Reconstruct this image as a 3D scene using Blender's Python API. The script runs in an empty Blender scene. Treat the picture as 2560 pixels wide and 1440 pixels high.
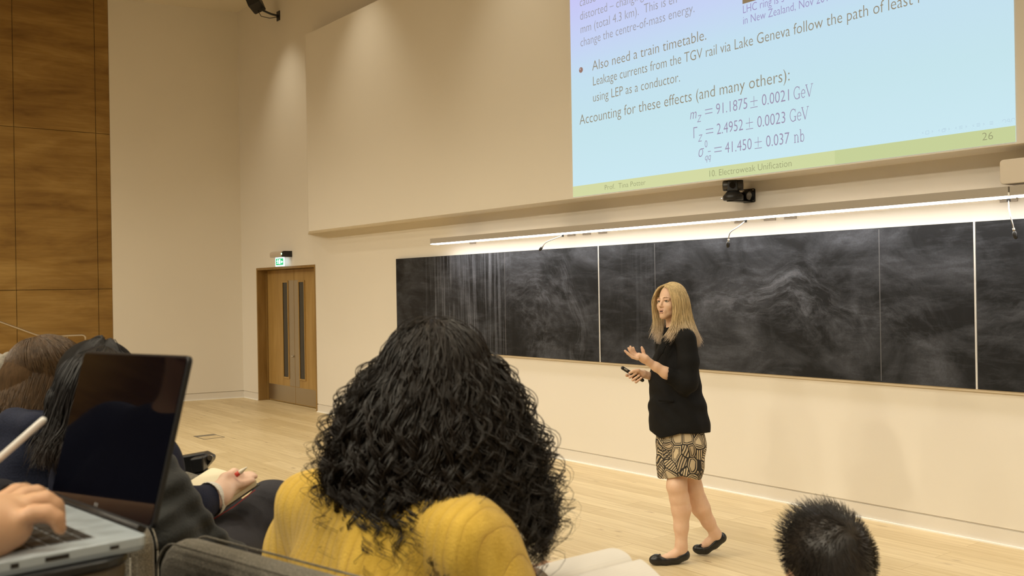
import bpy, math, random
import numpy as np
from mathutils import Vector, Matrix

# ------------------------------------------------------------------ camera, world, lights, exposure
SC = bpy.context.scene
COL = SC.collection
FPX = 2450.0                      # focal length in pixels of a 2560 px wide picture
ROLL = 0.0165
ANG = math.atan2(1910.0, FPX)     # angle between the view and the front wall
HC = 1.69                         # eye height above the stage floor
VF = Vector((-math.cos(ANG), math.sin(ANG), 0))      # view direction
VR = Vector((math.sin(ANG), math.cos(ANG), 0))       # to the right of the view
VU = Vector((0, 0, 1))
RC = VR * math.cos(ROLL) - VU * math.sin(ROLL)
UC = VU * math.cos(ROLL) + VR * math.sin(ROLL)
YAW = math.atan2(VR.y, VR.x)      # heading of a frame with x to the right of the view and y along it
CAMP = Vector((0, 0, HC))

cam_d = bpy.data.cameras.new('camera')
cam = bpy.data.objects.new('camera', cam_d)
COL.objects.link(cam)
cam_d.sensor_width = 36.0
cam_d.lens = 36.0 * FPX / 2560.0
cam_d.clip_start = 0.05
m3 = Matrix((RC, UC, -VF)).transposed()
cam.matrix_world = Matrix.Translation(CAMP) @ m3.to_4x4()
cam_d.dof.use_dof = True
cam_d.dof.focus_distance = 6.2
cam_d.dof.aperture_fstop = 7.5
SC.camera = cam

vs = SC.view_settings
vs.view_transform = 'Standard'
vs.look = 'None'
vs.gamma = 1.0
vs.exposure = 0.0
vs.use_curve_mapping = False

world = bpy.data.worlds.new('world')
SC.world = world
world.use_nodes = True
world.node_tree.nodes['Background'].inputs[0].default_value = (1.0, 0.80, 0.55, 1)
world.node_tree.nodes['Background'].inputs[1].default_value = 0.0

WARM = (1.0, 0.91, 0.71)
def spot(name, loc, target, power, angle, blend=0.6, radius=0.09, color=WARM):
    d = bpy.data.lights.new(name, 'SPOT')
    d.energy = power; d.color = color; d.spot_size = math.radians(angle); d.spot_blend = blend
    d.shadow_soft_size = radius
    o = bpy.data.objects.new(name, d); COL.objects.link(o)
    o.location = loc
    o.rotation_euler = (Vector(target) - Vector(loc)).to_track_quat('-Z', 'Y').to_euler()
    return o
# recessed downlights close to the front wall (the scallops on its upper half)
for x, y in ((-13.25, 5.55), (-10.45, 5.25), (-7.35, 5.2), (-4.3, 5.2), (-1.2, 5.2)):
    spot('wall_downlight', (x, y, 6.15), (x, y + 0.3, 0), 95, 78, 1.0, 0.06)
# downlights over the stage
for x in (-12.2, -9.4, -6.6, -3.8, -1.0, 2.0):
    spot('stage_downlight', (x, 2.4, 6.15), (x, 2.6, 0), 170, 110, 0.8, 0.12)
# downlights over the seats, washing the lower front wall at a low angle
for x in (-13.6, -9.6, -5.6, -1.6, 2.4):
    for y, p, dy in ((0.2, 230, 1.6), (-3.0, 560, 3.0), (-6.2, 720, 5.2)):
        spot('house_downlight', (x, y, 6.15), (x, y + dy, 0), p, 112, 0.8, 0.2)

# ------------------------------------------------------------------ helpers: materials
def new_mat(name):
    m = bpy.data.materials.new(name); m.use_nodes = True
    nt = m.node_tree
    return m, nt, nt.nodes['Principled BSDF']
def mat(name, col, rough=0.6, metal=0.0, spec=0.5, coat=0.0, sheen=0.0):
    m, nt, b = new_mat(name)
    b.inputs['Base Color'].default_value = (*col, 1)
    b.inputs['Roughness'].default_value = rough
    b.inputs['Metallic'].default_value = metal
    b.inputs['Specular IOR Level'].default_value = spec
    b.inputs['Coat Weight'].default_value = coat
    b.inputs['Sheen Weight'].default_value = sheen
    return m
def emit(name, col, s):
    m = bpy.data.materials.new(name); m.use_nodes = True
    nt = m.node_tree; nt.nodes.clear()
    e = nt.nodes.new('ShaderNodeEmission'); o = nt.nodes.new('ShaderNodeOutputMaterial')
    e.inputs[0].default_value = (*col, 1); e.inputs[1].default_value = s
    nt.links.new(e.outputs[0], o.inputs[0])
    return m
class NT:
    """short node-building helper"""
    def __init__(s, nt): s.nt = nt; s._tc = None
    def n(s, t, **kw):
        x = s.nt.nodes.new('ShaderNode' + t)
        for k, v in kw.items(): setattr(x, k, v)
        return x
    def lk(s, a, b): s.nt.links.new(a, b)
    def coord(s, scale=(1, 1, 1), loc=(0, 0, 0), rot=(0, 0, 0)):
        if s._tc is None: s._tc = s.n('TexCoord')
        mp = s.n('Mapping')
        mp.inputs['Scale'].default_value = scale; mp.inputs['Location'].default_value = loc; mp.inputs['Rotation'].default_value = rot
        s.lk(s._tc.outputs['Object'], mp.inputs[0])
        return mp.outputs[0]
    def noise(s, vec, scale=1.0, detail=4.0, rough=0.55, dist=0.0):
        x = s.n('TexNoise'); s.lk(vec, x.inputs['Vector'])
        x.inputs['Scale'].default_value = scale; x.inputs['Detail'].default_value = detail
        x.inputs['Roughness'].default_value = rough; x.inputs['Distortion'].default_value = dist
        return x.outputs['Fac']
    def ramp(s, fac, stops):
        r = s.n('ValToRGB'); e = r.color_ramp.elements
        while len(e) < len(stops): e.new(0.5)
        for i, (p, c) in enumerate(stops):
            e[i].position = p; e[i].color = (*c, 1) if len(c) == 3 else c
        s.lk(fac, r.inputs[0]); return r.outputs[0]
    def math(s, op, a, b=None, c=None, clamp=False):
        x = s.n('Math', operation=op, use_clamp=clamp)
        for i, v in enumerate((a, b, c)):
            if v is None: continue
            if isinstance(v, (int, float)): x.inputs[i].default_value = v
            else: s.lk(v, x.inputs[i])
        return x.outputs[0]
    def mix(s, fac, a, b, mode='MIX'):
        x = s.n('Mix', data_type='RGBA', blend_type=mode)
        for i, v in ((0, fac), (6, a), (7, b)):
            if isinstance(v, (int, float)): x.inputs[i].default_value = v
            elif isinstance(v, tuple): x.inputs[i].default_value = (*v, 1)
            else: s.lk(v, x.inputs[i])
        return x.outputs[2]
    def bump(s, h, strength=0.3, dist=0.01):
        x = s.n('Bump'); x.inputs['Strength'].default_value = strength; x.inputs['Distance'].default_value = dist
        s.lk(h, x.inputs['Height']); return x.outputs[0]

# ------------------------------------------------------------------ helpers: objects
def at(px, py, depth):
    """a point of the room seen at px, py of the 2560 x 1440 photograph, this far along the view"""
    return CAMP + (VF * FPX + RC * (px - 1280) - UC * (py - 720)) * (depth / FPX)
def vloc(lat, depth, z):
    """a point given sideways and along the view, and by its height"""
    v = VR * lat + VF * depth; return Vector((v.x, v.y, z))
def tag(o, label=None, cat=None, group=None, kind=None):
    if label: o['label'] = label
    if cat: o['category'] = cat
    if group: o['group'] = group
    if kind: o['kind'] = kind
    return o
def thing(name, loc, rz, label, cat, group=None):
    o = bpy.data.objects.new(name, None); COL.objects.link(o)
    o.empty_display_size = 0.05
    o.location = loc; o.rotation_euler = (0, 0, rz)
    return tag(o, label, cat, group)
def np_mesh(name, V, F, smooth=False):
    """mesh from numpy vertices and equal-sized faces"""
    me = bpy.data.meshes.new(name)
    V = np.asarray(V, np.float32); F = np.asarray(F, np.int32)
    me.vertices.add(len(V)); me.vertices.foreach_set('co', V.ravel())
    me.loops.add(F.size); me.loops.foreach_set('vertex_index', F.ravel())
    me.polygons.add(len(F)); me.polygons.foreach_set('loop_start', np.arange(0, F.size, F.shape[1], dtype=np.int32))
    me.update(calc_edges=True); me.validate()
    if smooth: me.polygons.foreach_set('use_smooth', np.ones(len(F), bool))
    return me
def link(name, me, m, parent=None, loc=None, rz=None):
    o = bpy.data.objects.new(name, me); COL.objects.link(o)
    if m is not None:
        for q in (m if isinstance(m, (list, tuple)) else [m]): me.materials.append(q)
    if parent is not None: o.parent = parent
    if loc is not None: o.location = loc
    if rz is not None: o.rotation_euler = (0, 0, rz)
    return o
class MB:
    """collects boxes, bars, tubes and lathes into one mesh"""
    def __init__(s): s.v = []; s.f = []; s.sm = []
    def add(s, vs, fs, smooth=False):
        b = len(s.v); s.v += [tuple(x) for x in vs]
        s.f += [tuple(i + b for i in f) for f in fs]; s.sm += [smooth] * len(fs); return s
    def box(s, x0, x1, y0, y1, z0, z1, M=None):
        c = [Vector((x, y, z)) for z in (z0, z1) for y in (y0, y1) for x in (x0, x1)]
        if M is not None: c = [M @ q for q in c]
        return s.add(c, [(0, 2, 3, 1), (4, 5, 7, 6), (0, 1, 5, 4), (2, 6, 7, 3), (0, 4, 6, 2), (1, 3, 7, 5)])
    def tube(s, pts, r, n=10, cap=True):
        pts = [Vector(p) for p in pts]
        rs = r if isinstance(r, (list, tuple)) else [r] * len(pts)
        up = None; rings = []
        for i, p in enumerate(pts):
            t = (pts[min(i + 1, len(pts) - 1)] - pts[max(i - 1, 0)]).normalized()
            if up is None:
                up = Vector((0, 0, 1)) if abs(t.z) < 0.9 else Vector((1, 0, 0))
            u = (up - t * up.dot(t)).normalized(); w = t.cross(u); up = u
            rings.append([p + (u * math.cos(2 * math.pi * k / n) + w * math.sin(2 * math.pi * k / n)) * rs[i] for k in range(n)])
        fs = []
        for i in range(len(pts) - 1):
            for k in range(n):
                fs.append((i * n + k, i * n + (k + 1) % n, (i + 1) * n + (k + 1) % n, (i + 1) * n + k))
        s.add([q for rg in rings for q in rg], fs, True)
        if cap:
            b = len(s.v) - n * len(pts)
            s.f += [tuple(b + k for k in reversed(range(n))), tuple(b + (len(pts) - 1) * n + k for k in range(n))]; s.sm += [False, False]
        return s
    def prism(s, poly, y0, y1, M=None):
        """polygon in x-z drawn through y0..y1"""
        n = len(poly)
        c = [Vector((x, y0, z)) for x, z in poly] + [Vector((x, y1, z)) for x, z in poly]
        if M is not None: c = [M @ q for q in c]
        fs = [tuple(range(n)), tuple(reversed(range(n, 2 * n)))]
        fs += [(i, n + i, n + (i + 1) % n, (i + 1) % n) for i in range(n)]
        return s.add(c, fs)
    def build(s, name, m, parent=None, bevel=0.0, loc=None, rz=None, seg=2):
        me = bpy.data.meshes.new(name); me.from_pydata(s.v, [], s.f); me.validate()
        for p, q in zip(me.polygons, s.sm): p.use_smooth = q
        o = link(name, me, m, parent, loc, rz)
        bm_fix(me)
        if bevel > 0:
            b = o.modifiers.new('bevel', 'BEVEL'); b.width = bevel; b.segments = seg; b.limit_method = 'ANGLE'; b.angle_limit = 0.6
        return o
import bmesh
def bm_fix(me):
    b = bmesh.new(); b.from_mesh(me); bmesh.ops.recalc_face_normals(b, faces=b.faces); b.to_mesh(me); b.free()
def rrect(w, h, r, n=5, cx=0, cz=0):
    """rounded rectangle outline"""
    out = []
    for sx, sz, a0 in ((1, 1, 0), (-1, 1, 90), (-1, -1, 180), (1, -1, 270)):
        for k in range(n + 1):
            a = math.radians(a0 + 90 * k / n)
            out.append((cx + sx * (w / 2 - r) + r * math.cos(a), cz + sz * (h / 2 - r) + r * math.sin(a)))
    return out

# ------------------------------------------------------------------ helpers: smooth bodies (distance field -> surface net)
class Body:
    def __init__(s, k=0.02): s.p = []; s.k = k; s.fn = []
    def cone(s, a, b, r1, r2=None, k=None, flat=None, f=1.0, sub=False):
        a = np.array(a, float); b = np.array(b, float); r2 = r1 if r2 is None else r2
        rm = max(r1, r2) * max(1, f)
        s.p.append(('c', a, b, r1, r2, flat, f, s.k if k is None else k, sub, np.minimum(a, b) - rm, np.maximum(a, b) + rm)); return s
    def chain(s, pts, rs, k=None, flat=None, f=1.0):
        for i in range(len(pts) - 1): s.cone(pts[i], pts[i + 1], rs[i], rs[i + 1], k, flat, f)
        return s
    def ell(s, c, r, R=None, k=None, sub=False):
        c = np.array(c, float); r = np.array(r, float); rm = max(r)
        if R is not None: R = np.array(R, float)
        s.p.append(('e', c, r, R, None, None, 1, s.k if k is None else k, sub, c - rm, c + rm)); return s
    def warp(s, fn): s.fn.append(fn); return s
    def mesh(s, name, h=0.006, smooth=True, clip=None):
        mg = 0.07
        lo = np.min([q[9] for q in s.p if not q[8]], 0) - 0.04; hi = np.max([q[10] for q in s.p if not q[8]], 0) + 0.04
        n = np.ceil((hi - lo) / h).astype(int) + 1
        ax = [lo[i] + h * np.arange(n[i]) for i in range(3)]
        D = np.full(n, 0.3, np.float32)
        for q in s.p:
            i0 = np.clip(((q[9] - mg - lo) / h).astype(int), 0, n - 1); i1 = np.clip(((q[10] + mg - lo) / h).astype(int) + 1, 1, n)
            sl = tuple(slice(i0[i], i1[i]) for i in range(3))
            X = ax[0][sl[0]][:, None, None].astype(np.float32); Y = ax[1][sl[1]][None, :, None].astype(np.float32); Z = ax[2][sl[2]][None, None, :].astype(np.float32)
            if q[0] == 'c':
                a, b = q[1], q[2]; d = b - a; L2 = max(d @ d, 1e-9)
                t = np.clip(((X - a[0]) * d[0] + (Y - a[1]) * d[1] + (Z - a[2]) * d[2]) / L2, 0, 1)
                x = X - a[0] - t * d[0]; y = Y - a[1] - t * d[1]; z = Z - a[2] - t * d[2]
                if q[5] is not None:
                    u = np.array(q[5], float); u /= np.linalg.norm(u)
                    e = (x * u[0] + y * u[1] + z * u[2]) * (1 / q[6] - 1)
                    x = x + u[0] * e; y = y + u[1] * e; z = z + u[2] * e
                dist = (np.sqrt(x * x + y * y + z * z) - (q[3] + (q[4] - q[3]) * t)) * min(1, q[6])
            else:
                c, r, R = q[1], q[2], q[3]
                x = X - c[0]; y = Y - c[1]; z = Z - c[2]
                if R is not None:
                    x, y, z = (R[0][i] * x + R[1][i] * y + R[2][i] * z for i in range(3))
                k0 = np.sqrt((x / r[0]) ** 2 + (y / r[1]) ** 2 + (z / r[2]) ** 2)
                k1 = np.sqrt((x / r[0] ** 2) ** 2 + (y / r[1] ** 2) ** 2 + (z / r[2] ** 2) ** 2) + 1e-6
                dist = k0 * (k0 - 1) / k1
            A = D[sl]; k = q[7]
            if q[8]:
                hh = np.clip(0.5 - 0.5 * (A + dist) / k, 0, 1); D[sl] = A * (1 - hh) - dist * hh + k * hh * (1 - hh)
            else:
                hh = np.clip(0.5 + 0.5 * (A - dist) / k, 0, 1); D[sl] = A * (1 - hh) + dist * hh - k * hh * (1 - hh)
        if s.fn:
            X = ax[0][:, None, None]; Y = ax[1][None, :, None]; Z = ax[2][None, None, :]
            for fn in s.fn: D = fn(X, Y, Z, D)
        return surface_net(name, D, lo, h, smooth)
def surface_net(name, D, lo, h, smooth=True):
    I = D < 0
    n = np.array(D.shape)
    def cn(a, dx, dy, dz): return a[dx:n[0] - 1 + dx, dy:n[1] - 1 + dy, dz:n[2] - 1 + dz]
    cor = [(dx, dy, dz) for dx in (0, 1) for dy in (0, 1) for dz in (0, 1)]
    cnt = np.zeros(n - 1, np.int8)
    for c in cor: cnt += cn(I, *c)
    act = (cnt > 0) & (cnt < 8)
    idx = np.argwhere(act)
    vals = {c: D[idx[:, 0] + c[0], idx[:, 1] + c[1], idx[:, 2] + c[2]] for c in cor}
    acc = np.zeros((len(idx), 3)); num = np.zeros(len(idx))
    for c in cor:
        for a in range(3):
            if c[a] == 1: continue
            e = list(c); e[a] = 1; e = tuple(e)
            v0, v1 = vals[c], vals[e]
            m = (v0 < 0) != (v1 < 0)
            t = np.where(m, v0 / np.where(m, v0 - v1, 1), 0)
            p = np.array(c, float)[None, :].repeat(len(idx), 0); p[:, a] += t
            acc[m] += p[m]; num[m] += 1
    V = lo + h * (idx + acc / num[:, None])
    im = np.full(n - 1, -1, np.int32); im[act] = np.arange(len(idx))
    F = []
    for a in range(3):
        s0 = [slice(1, -1)] * 3; s1 = [slice(1, -1)] * 3
        s0[a] = slice(0, -1); s1[a] = slice(1, None)
        A = I[tuple(s0)]; B = I[tuple(s1)]
        e = np.argwhere(A != B); fl = A[A != B]
        if not len(e): continue
        b, c = (a + 1) % 3, (a + 2) % 3
        base = e.copy(); base[:, b] += 1; base[:, c] += 1
        def cell(db, dc):
            q = base.copy(); q[:, b] -= db; q[:, c] -= dc
            return im[q[:, 0], q[:, 1], q[:, 2]]
        Q = np.stack([cell(1, 1), cell(0, 1), cell(0, 0), cell(1, 0)], 1)
        Q[~fl] = Q[~fl][:, ::-1]
        F.append(Q)
    F = np.concatenate(F); F = F[(F >= 0).all(1)]
    return np_mesh(name, V, F, smooth)
def tubes_mesh(name, strands, sides=4):
    """strands: list of (points Nx3, radii N) -> one mesh of thin tubes"""
    Vs = []; Fs = []; base = 0
    ang = 2 * np.pi * np.arange(sides) / sides; ca, sa = np.cos(ang), np.sin(ang)
    for P, r in strands:
        P = np.asarray(P, float); n = len(P)
        T = np.gradient(P, axis=0); T /= np.linalg.norm(T, axis=1)[:, None] + 1e-9
        up = np.array([0.3, 0.9, 0.3]); U = np.cross(T, up); U /= np.linalg.norm(U, axis=1)[:, None] + 1e-9
        W = np.cross(T, U)
        V = P[:, None, :] + (U[:, None, :] * ca[None, :, None] + W[:, None, :] * sa[None, :, None]) * np.asarray(r)[:, None, None]
        Vs.append(V.reshape(-1, 3))
        i = np.arange(n - 1)[:, None] * sides; k = np.arange(sides)[None, :]; k2 = (k + 1) % sides
        Fs.append((np.stack([i + k, i + k2, i + sides + k2, i + sides + k], -1).reshape(-1, 4)) + base)
        base += n * sides
    return np_mesh(name, np.concatenate(Vs), np.concatenate(Fs), True)
# ------------------------------------------------------------------ materials of the room
def m_plaster(name, col, var=0.03):
    m, nt, b = new_mat(name); N = NT(nt)
    f = N.noise(N.coord((1, 1, 1)), 160, 3, 0.6)
    g = N.noise(N.coord((1, 1, 1)), 0.7, 2, 0.5)
    c = N.ramp(g, [(0.3, tuple(x * (1 - var) for x in col)), (0.7, col)])
    N.lk(c, b.inputs['Base Color']); b.inputs['Roughness'].default_value = 0.75
    b.inputs['Specular IOR Level'].default_value = 0.25
    N.lk(N.bump(f, 0.12, 0.002), b.inputs['Normal'])
    return m
M_WALL = m_plaster('wall_paint', (0.80, 0.745, 0.66))
M_CEIL = m_plaster('ceiling_paint', (0.74, 0.68, 0.58))
M_SKIRT = mat('skirting_paint', (0.76, 0.71, 0.64), 0.5)
M_WHITE = mat('white_strip', (0.93, 0.91, 0.87), 0.45)
M_BLACK = mat('black_plastic', (0.012, 0.012, 0.013), 0.42)
M_STEEL = mat('brushed_steel', (0.62, 0.57, 0.49), 0.34, 1.0)

def m_oak_floor():
    m, nt, b = new_mat('oak_boards'); N = NT(nt)
    br = N.n('TexBrick'); br.offset = 0.37; br.offset_frequency = 2; br.squash = 1.0
    N.lk(N.coord(), br.inputs['Vector'])
    br.inputs['Scale'].default_value = 1.0; br.inputs['Mortar Size'].default_value = 0.0022
    br.inputs['Mortar Smooth'].default_value = 0.2; br.inputs['Bias'].default_value = 0.0
    br.inputs['Brick Width'].default_value = 2.3; br.inputs['Row Height'].default_value = 0.19
    br.inputs['Color1'].default_value = (0, 0, 0, 1); br.inputs['Color2'].default_value = (1, 1, 1, 1)
    br.inputs['Mortar'].default_value = (0.5, 0.5, 0.5, 1)
    tone = N.ramp(br.outputs['Color'], [(0.0, (0.55, 0.425, 0.235)), (0.5, (0.635, 0.505, 0.295)), (1.0, (0.71, 0.58, 0.36))])
    # grain runs along the boards, shifted board by board
    sh = N.n('VectorMath', operation='MULTIPLY_ADD'); N.lk(br.outputs['Color'], sh.inputs[0]); sh.inputs[1].default_value = (7, 3, 0)
    N.lk(N.coord((0.9, 16, 1)), sh.inputs[2])
    g1 = N.noise(sh.outputs[0], 1.6, 6, 0.62, 0.4)
    g2 = N.noise(N.coord((3.5, 60, 1)), 1.0, 3, 0.6)
    c = N.mix(N.ramp(g1, [(0.38, (0, 0, 0)), (0.66, (0.5, 0.5, 0.5))]), tone, (0.46, 0.335, 0.165))
    c = N.mix(N.ramp(g2, [(0.45, (0, 0, 0)), (0.75, (0.35, 0.35, 0.35))]), c, (0.77, 0.65, 0.45))
    # knots
    vo = N.n('TexVoronoi'); N.lk(N.coord((1.5, 3.6, 1)), vo.inputs['Vector']); vo.inputs['Scale'].default_value = 1.9
    kn = N.ramp(vo.outputs['Distance'], [(0.0, (1, 1, 1)), (0.06, (0.75, 0.75, 0.75)), (0.15, (0, 0, 0))])
    kn2 = N.math('MULTIPLY', kn, N.ramp(N.noise(N.coord((2, 9, 1)), 3.0, 3, 0.6), [(0.42, (0, 0, 0)), (0.55, (0.75, 0.75, 0.75))]))
    c = N.mix(kn2, c, (0.20, 0.10, 0.04))
    c = N.mix(N.math('MULTIPLY', br.outputs['Fac'], 0.55), c, (0.30, 0.18, 0.07))
    N.lk(c, b.inputs['Base Color'])
    N.lk(N.ramp(g1, [(0.2, (0.34, 0.34, 0.34)), (0.8, (0.5, 0.5, 0.5))]), b.inputs['Roughness'])
    b.inputs['Specular IOR Level'].default_value = 0.4
    N.lk(N.bump(g2, 0.08, 0.002), b.inputs['Normal'])
    return m
M_FLOOR = m_oak_floor()

def m_veneer(name, dark, mid, light, sc, rough=0.42, along='y'):
    """wood veneer; bands run along the given axis"""
    m, nt, b = new_mat(name); N = NT(nt)
    s = {'y': (1, 0.22, 1), 'z': (1, 1, 0.12), 'x': (0.2, 1, 1)}[along]
    v = N.coord(tuple(q * sc for q in s))
    g = N.noise(v, 2.2, 5, 0.6, 0.5)
    s2 = {'y': (1, 0.05, 1), 'z': (1, 1, 0.05), 'x': (0.05, 1, 1)}[along]
    g2 = N.noise(N.coord(tuple(q * sc * 9 for q in s2)), 2.0, 3, 0.6)
    c = N.ramp(g, [(0.28, dark), (0.5, mid), (0.74, light)])
    c = N.mix(N.ramp(g2, [(0.4, (0, 0, 0)), (0.75, (0.4, 0.4, 0.4))]), c, dark)
    N.lk(c, b.inputs['Base Color']); b.inputs['Roughness'].default_value = rough
    b.inputs['Specular IOR Level'].default_value = 0.3
    return m
M_PANEL = m_veneer('wall_veneer', (0.17, 0.085, 0.018), (0.32, 0.185, 0.047), (0.45, 0.285, 0.09), 1.5)
M_DOOR = m_veneer('door_veneer', (0.33, 0.195, 0.055), (0.42, 0.26, 0.085), (0.48, 0.31, 0.115), 3.0, 0.4, 'z')
M_FRAME = m_veneer('door_frame_oak', (0.22, 0.125, 0.035), (0.28, 0.165, 0.05), (0.34, 0.21, 0.07), 4.0, 0.45, 'z')

# ------------------------------------------------------------------ the room
D = 6.275          # front wall
BY = 5.975         # face of the upper wall that stands proud of it
CZ = 6.2
XR, YB, XW = 6.0, -9.0, -15.5
def struct(name, mb, m, bevel=0, **k):
    o = mb.build(name, m, None, bevel, **k); o['kind'] = 'structure'; return o
struct('floor', MB().box(XW - 0.4, XR, YB, D + 0.5, -0.12, 0.0), M_FLOOR)
struct('ceiling', MB().box(XW - 0.4, XR, YB, D + 0.5, CZ, CZ + 0.15), M_CEIL)
DX0, DX1, DZ = -14.54, -12.525, 2.065
struct('wall_front', MB().box(XW - 0.1, DX0, D, D + 0.3, 0.114, CZ).box(DX1, XR, D, D + 0.3, 0.114, CZ).box(DX0, DX1, D, D + 0.3, DZ, CZ)
       .box(XW - 0.1, DX0, D + 0.012, D + 0.3, 0, 0.114).box(DX1, XR, D + 0.012, D + 0.3, 0, 0.114), M_WALL)
wu = [(-12.1, BY), (XR, BY), (XR, D + 0.01), (-12.76, D + 0.01)]
struct('wall_upper', MB().add([(x, y, z) for z in (2.5, 5.15) for x, y in wu], [(0, 1, 2, 3), (7, 6, 5, 4)] + [(i, i + 4, (i + 1) % 4 + 4, (i + 1) % 4) for i in range(4)]), M_WALL)
struct('baseboard_front', MB().box(-15.12, DX0, D - 0.001, D + 0.012, 0, 0.102).box(DX1, XR, D - 0.001, D + 0.012, 0, 0.102), M_SKIRT)
struct('trim_1', MB().box(-15.1, DX0, D - 0.016, D - 0.001, 0, 0.010).box(DX1, XR, D - 0.016, D - 0.001, 0, 0.010), M_WHITE)  # thin white strip where the front wall meets the floor
# plain wall that turns the corner and the veneered side wall
C0 = Vector((-15.118, D + 0.02, 0)); C1 = Vector((-15.5, 4.375, 0))
dv = (C0 - C1).normalized(); nv = Vector((-dv.y, dv.x, 0)); L = (C0 - C1).length
MC = Matrix((( dv.x, nv.x, 0, C1.x), (dv.y, nv.y, 0, C1.y), (0, 0, 1, 0), (0, 0, 0, 1)))
struct('wall_corner', MB().box(0, L, 0, 0.2, 0.114, CZ, MC).box(0, L, 0.012, 0.2, 0, 0.114, MC), M_WALL)
struct('baseboard_corner', MB().box(0, L - 0.02, -0.001, 0.012, 0, 0.102, MC), M_SKIRT)
struct('trim_2', MB().box(0, L - 0.03, -0.014, -0.001, 0, 0.010, MC), M_WHITE)
wl = MB().box(XW - 0.3, XW - 0.028, YB, 4.372, 0, CZ)
ys = [4.372, 4.17, 3.045]
while ys[-1] > YB: ys.append(ys[-1] - 1.125)
zs = [0.0, 1.777, 4.128, CZ]
random.seed(4)
for i in range(len(ys) - 1):
    for j in range(3):
        g = 0.004
        wl.box(XW - 0.028, XW + 0.0, max(ys[i + 1], YB) + g, ys[i] - (g if i else 0), zs[j] + g, zs[j + 1] - g)
struct('wall_left', wl, M_PANEL)
struct('wall_right', MB().box(XR, XR + 0.2, YB, D + 0.3, 0, CZ), M_WALL)
struct('wall_back', MB().box(XW - 0.4, XR + 0.2, YB - 0.2, YB, 0, CZ), M_PANEL)

# the stepped seating, its front edges following the curve of the rows
M_CARPET = mat('tier_carpet', (0.06, 0.055, 0.05), 0.95)
def tier(name, edge, z):
    n = len(edge)
    mb = MB(); vs = [Vector((x, y, q)) for q in (0, z) for x, y in edge] + [Vector((x, YB, q)) for q in (0, z) for x, y in (edge[0], edge[-1])]
    fs = [(i, i + 1, n + i + 1, n + i) for i in range(n - 1)]
    fs.append(tuple(list(range(n, 2 * n)) + [2 * n + 3, 2 * n + 2])); fs.append(tuple(list(reversed(range(n))) + [2 * n, 2 * n + 1]))
    fs += [(0, n, 2 * n + 2, 2 * n), (n - 1, 2 * n + 1, 2 * n + 3, 2 * n - 1), (2 * n, 2 * n + 2, 2 * n + 3, 2 * n + 1)]
    mb.add(vs, fs); return struct(name, mb, M_CARPET)
tier('floor_tier_lower', [(4.5, 1.6), (1.5, 1.5), (-0.2, 1.38), (-1.6, 1.15), (-3.0, 0.72), (-4.5, 0.1), (-7, -1.6), (-9, -3.4), (-11, -6)], 0.35)
tier('floor_tier_middle', [(4.5, 0.65), (1.5, 0.55), (-0.2, 0.42), (-1.6, 0.2), (-3.0, -0.25), (-4.5, -0.9), (-7, -2.6), (-9, -4.4), (-10.5, -6.5)], 0.70)
tier('floor_tier_upper', [(4.5, -0.5), (1.5, -0.6), (-0.2, -0.75), (-1.6, -0.98), (-3.0, -1.4), (-4.5, -2.1), (-7, -3.8), (-9, -5.8), (-10, -7.5)], 1.05)

# double door set back in its oak lining
door = bpy.data.objects.new('door_1', None); COL.objects.link(door); door.location = ((DX0 + DX1) / 2, D, 0); door['kind'] = 'structure'
x0, x1 = DX0 - door.location.x, DX1 - door.location.x
R = 0.155
MB().box(x0, x0 + 0.035, -0.006, R + 0.05, 0, DZ).box(x1 - 0.035, x1, -0.006, R + 0.05, 0, DZ).box(x0 + 0.035, x1 - 0.035, -0.006, R + 0.05, DZ - 0.035, DZ)\
    .box(x0 + 0.035, x0 + 0.055, R - 0.02, R + 0.05, 0, DZ - 0.035).box(x1 - 0.055, x1 - 0.035, R - 0.02, R + 0.05, 0, DZ - 0.035).build('door_frame', M_FRAME, door, 0.003)
MB().box(x0, x1, R + 0.05, R + 0.3, 0, DZ).build('door_backing', M_BLACK, door)
M_GLASS = mat('dark_glass', (0.012, 0.010, 0.008), 0.08, 0, 0.6)
M_STEELP = mat('door_plate_steel', (0.55, 0.49, 0.40), 0.38, 1.0)
xm = -13.54 - door.location.x
for side in (-1, 1):
    a, c = (x0 + 0.057, xm - 0.003) if side < 0 else (xm + 0.003, x1 - 0.057)
    leaf = MB().box(a, c, R, R + 0.045, 0.008, DZ - 0.04).build('door_leaf', M_DOOR, door, 0.002)
    v0, v1 = (-13.92 - door.location.x, -13.755 - door.location.x) if side < 0 else (-13.365 - door.location.x, -13.20 - door.location.x)
    MB().box(v0, v1, R - 0.004, R + 0.02, 0.40, 1.83).build('vision_panel', M_GLASS, leaf)
    MB().box(v0 - 0.022, v0, R - 0.012, R, 0.375, 1.855).box(v1, v1 + 0.022, R - 0.012, R, 0.375, 1.855).box(v0, v1, R - 0.012, R, 0.375, 0.40).box(v0, v1, R - 0.012, R, 1.83, 1.855).build('glazing_bead', M_DOOR, leaf)
    p0, p1 = (v1 + 0.03, c - 0.004) if side < 0 else (a + 0.004, v0 - 0.03)
    MB().box(p0, p1, R - 0.003, R, 0.27, 1.86).build('push_plate', M_STEELP, leaf)
    MB().box(a + 0.004, c - 0.004, R - 0.003, R, 0.02, 0.262).build('kick_plate', M_STEELP, leaf)
    if side < 0:
        mm = Matrix.Translation((c - 0.05, R - 0.004, 0.72)) @ Matrix.Rotation(math.pi / 2, 4, 'X')
        k = MB(); k.tube([mm @ Vector((0, 0, 0)), mm @ Vector((0, 0, 0.03))], 0.014, 12).box(c - 0.085, c - 0.05, R - 0.034, R - 0.024, 0.714, 0.727); k.build('door_handle', M_STEEL, leaf)

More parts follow.
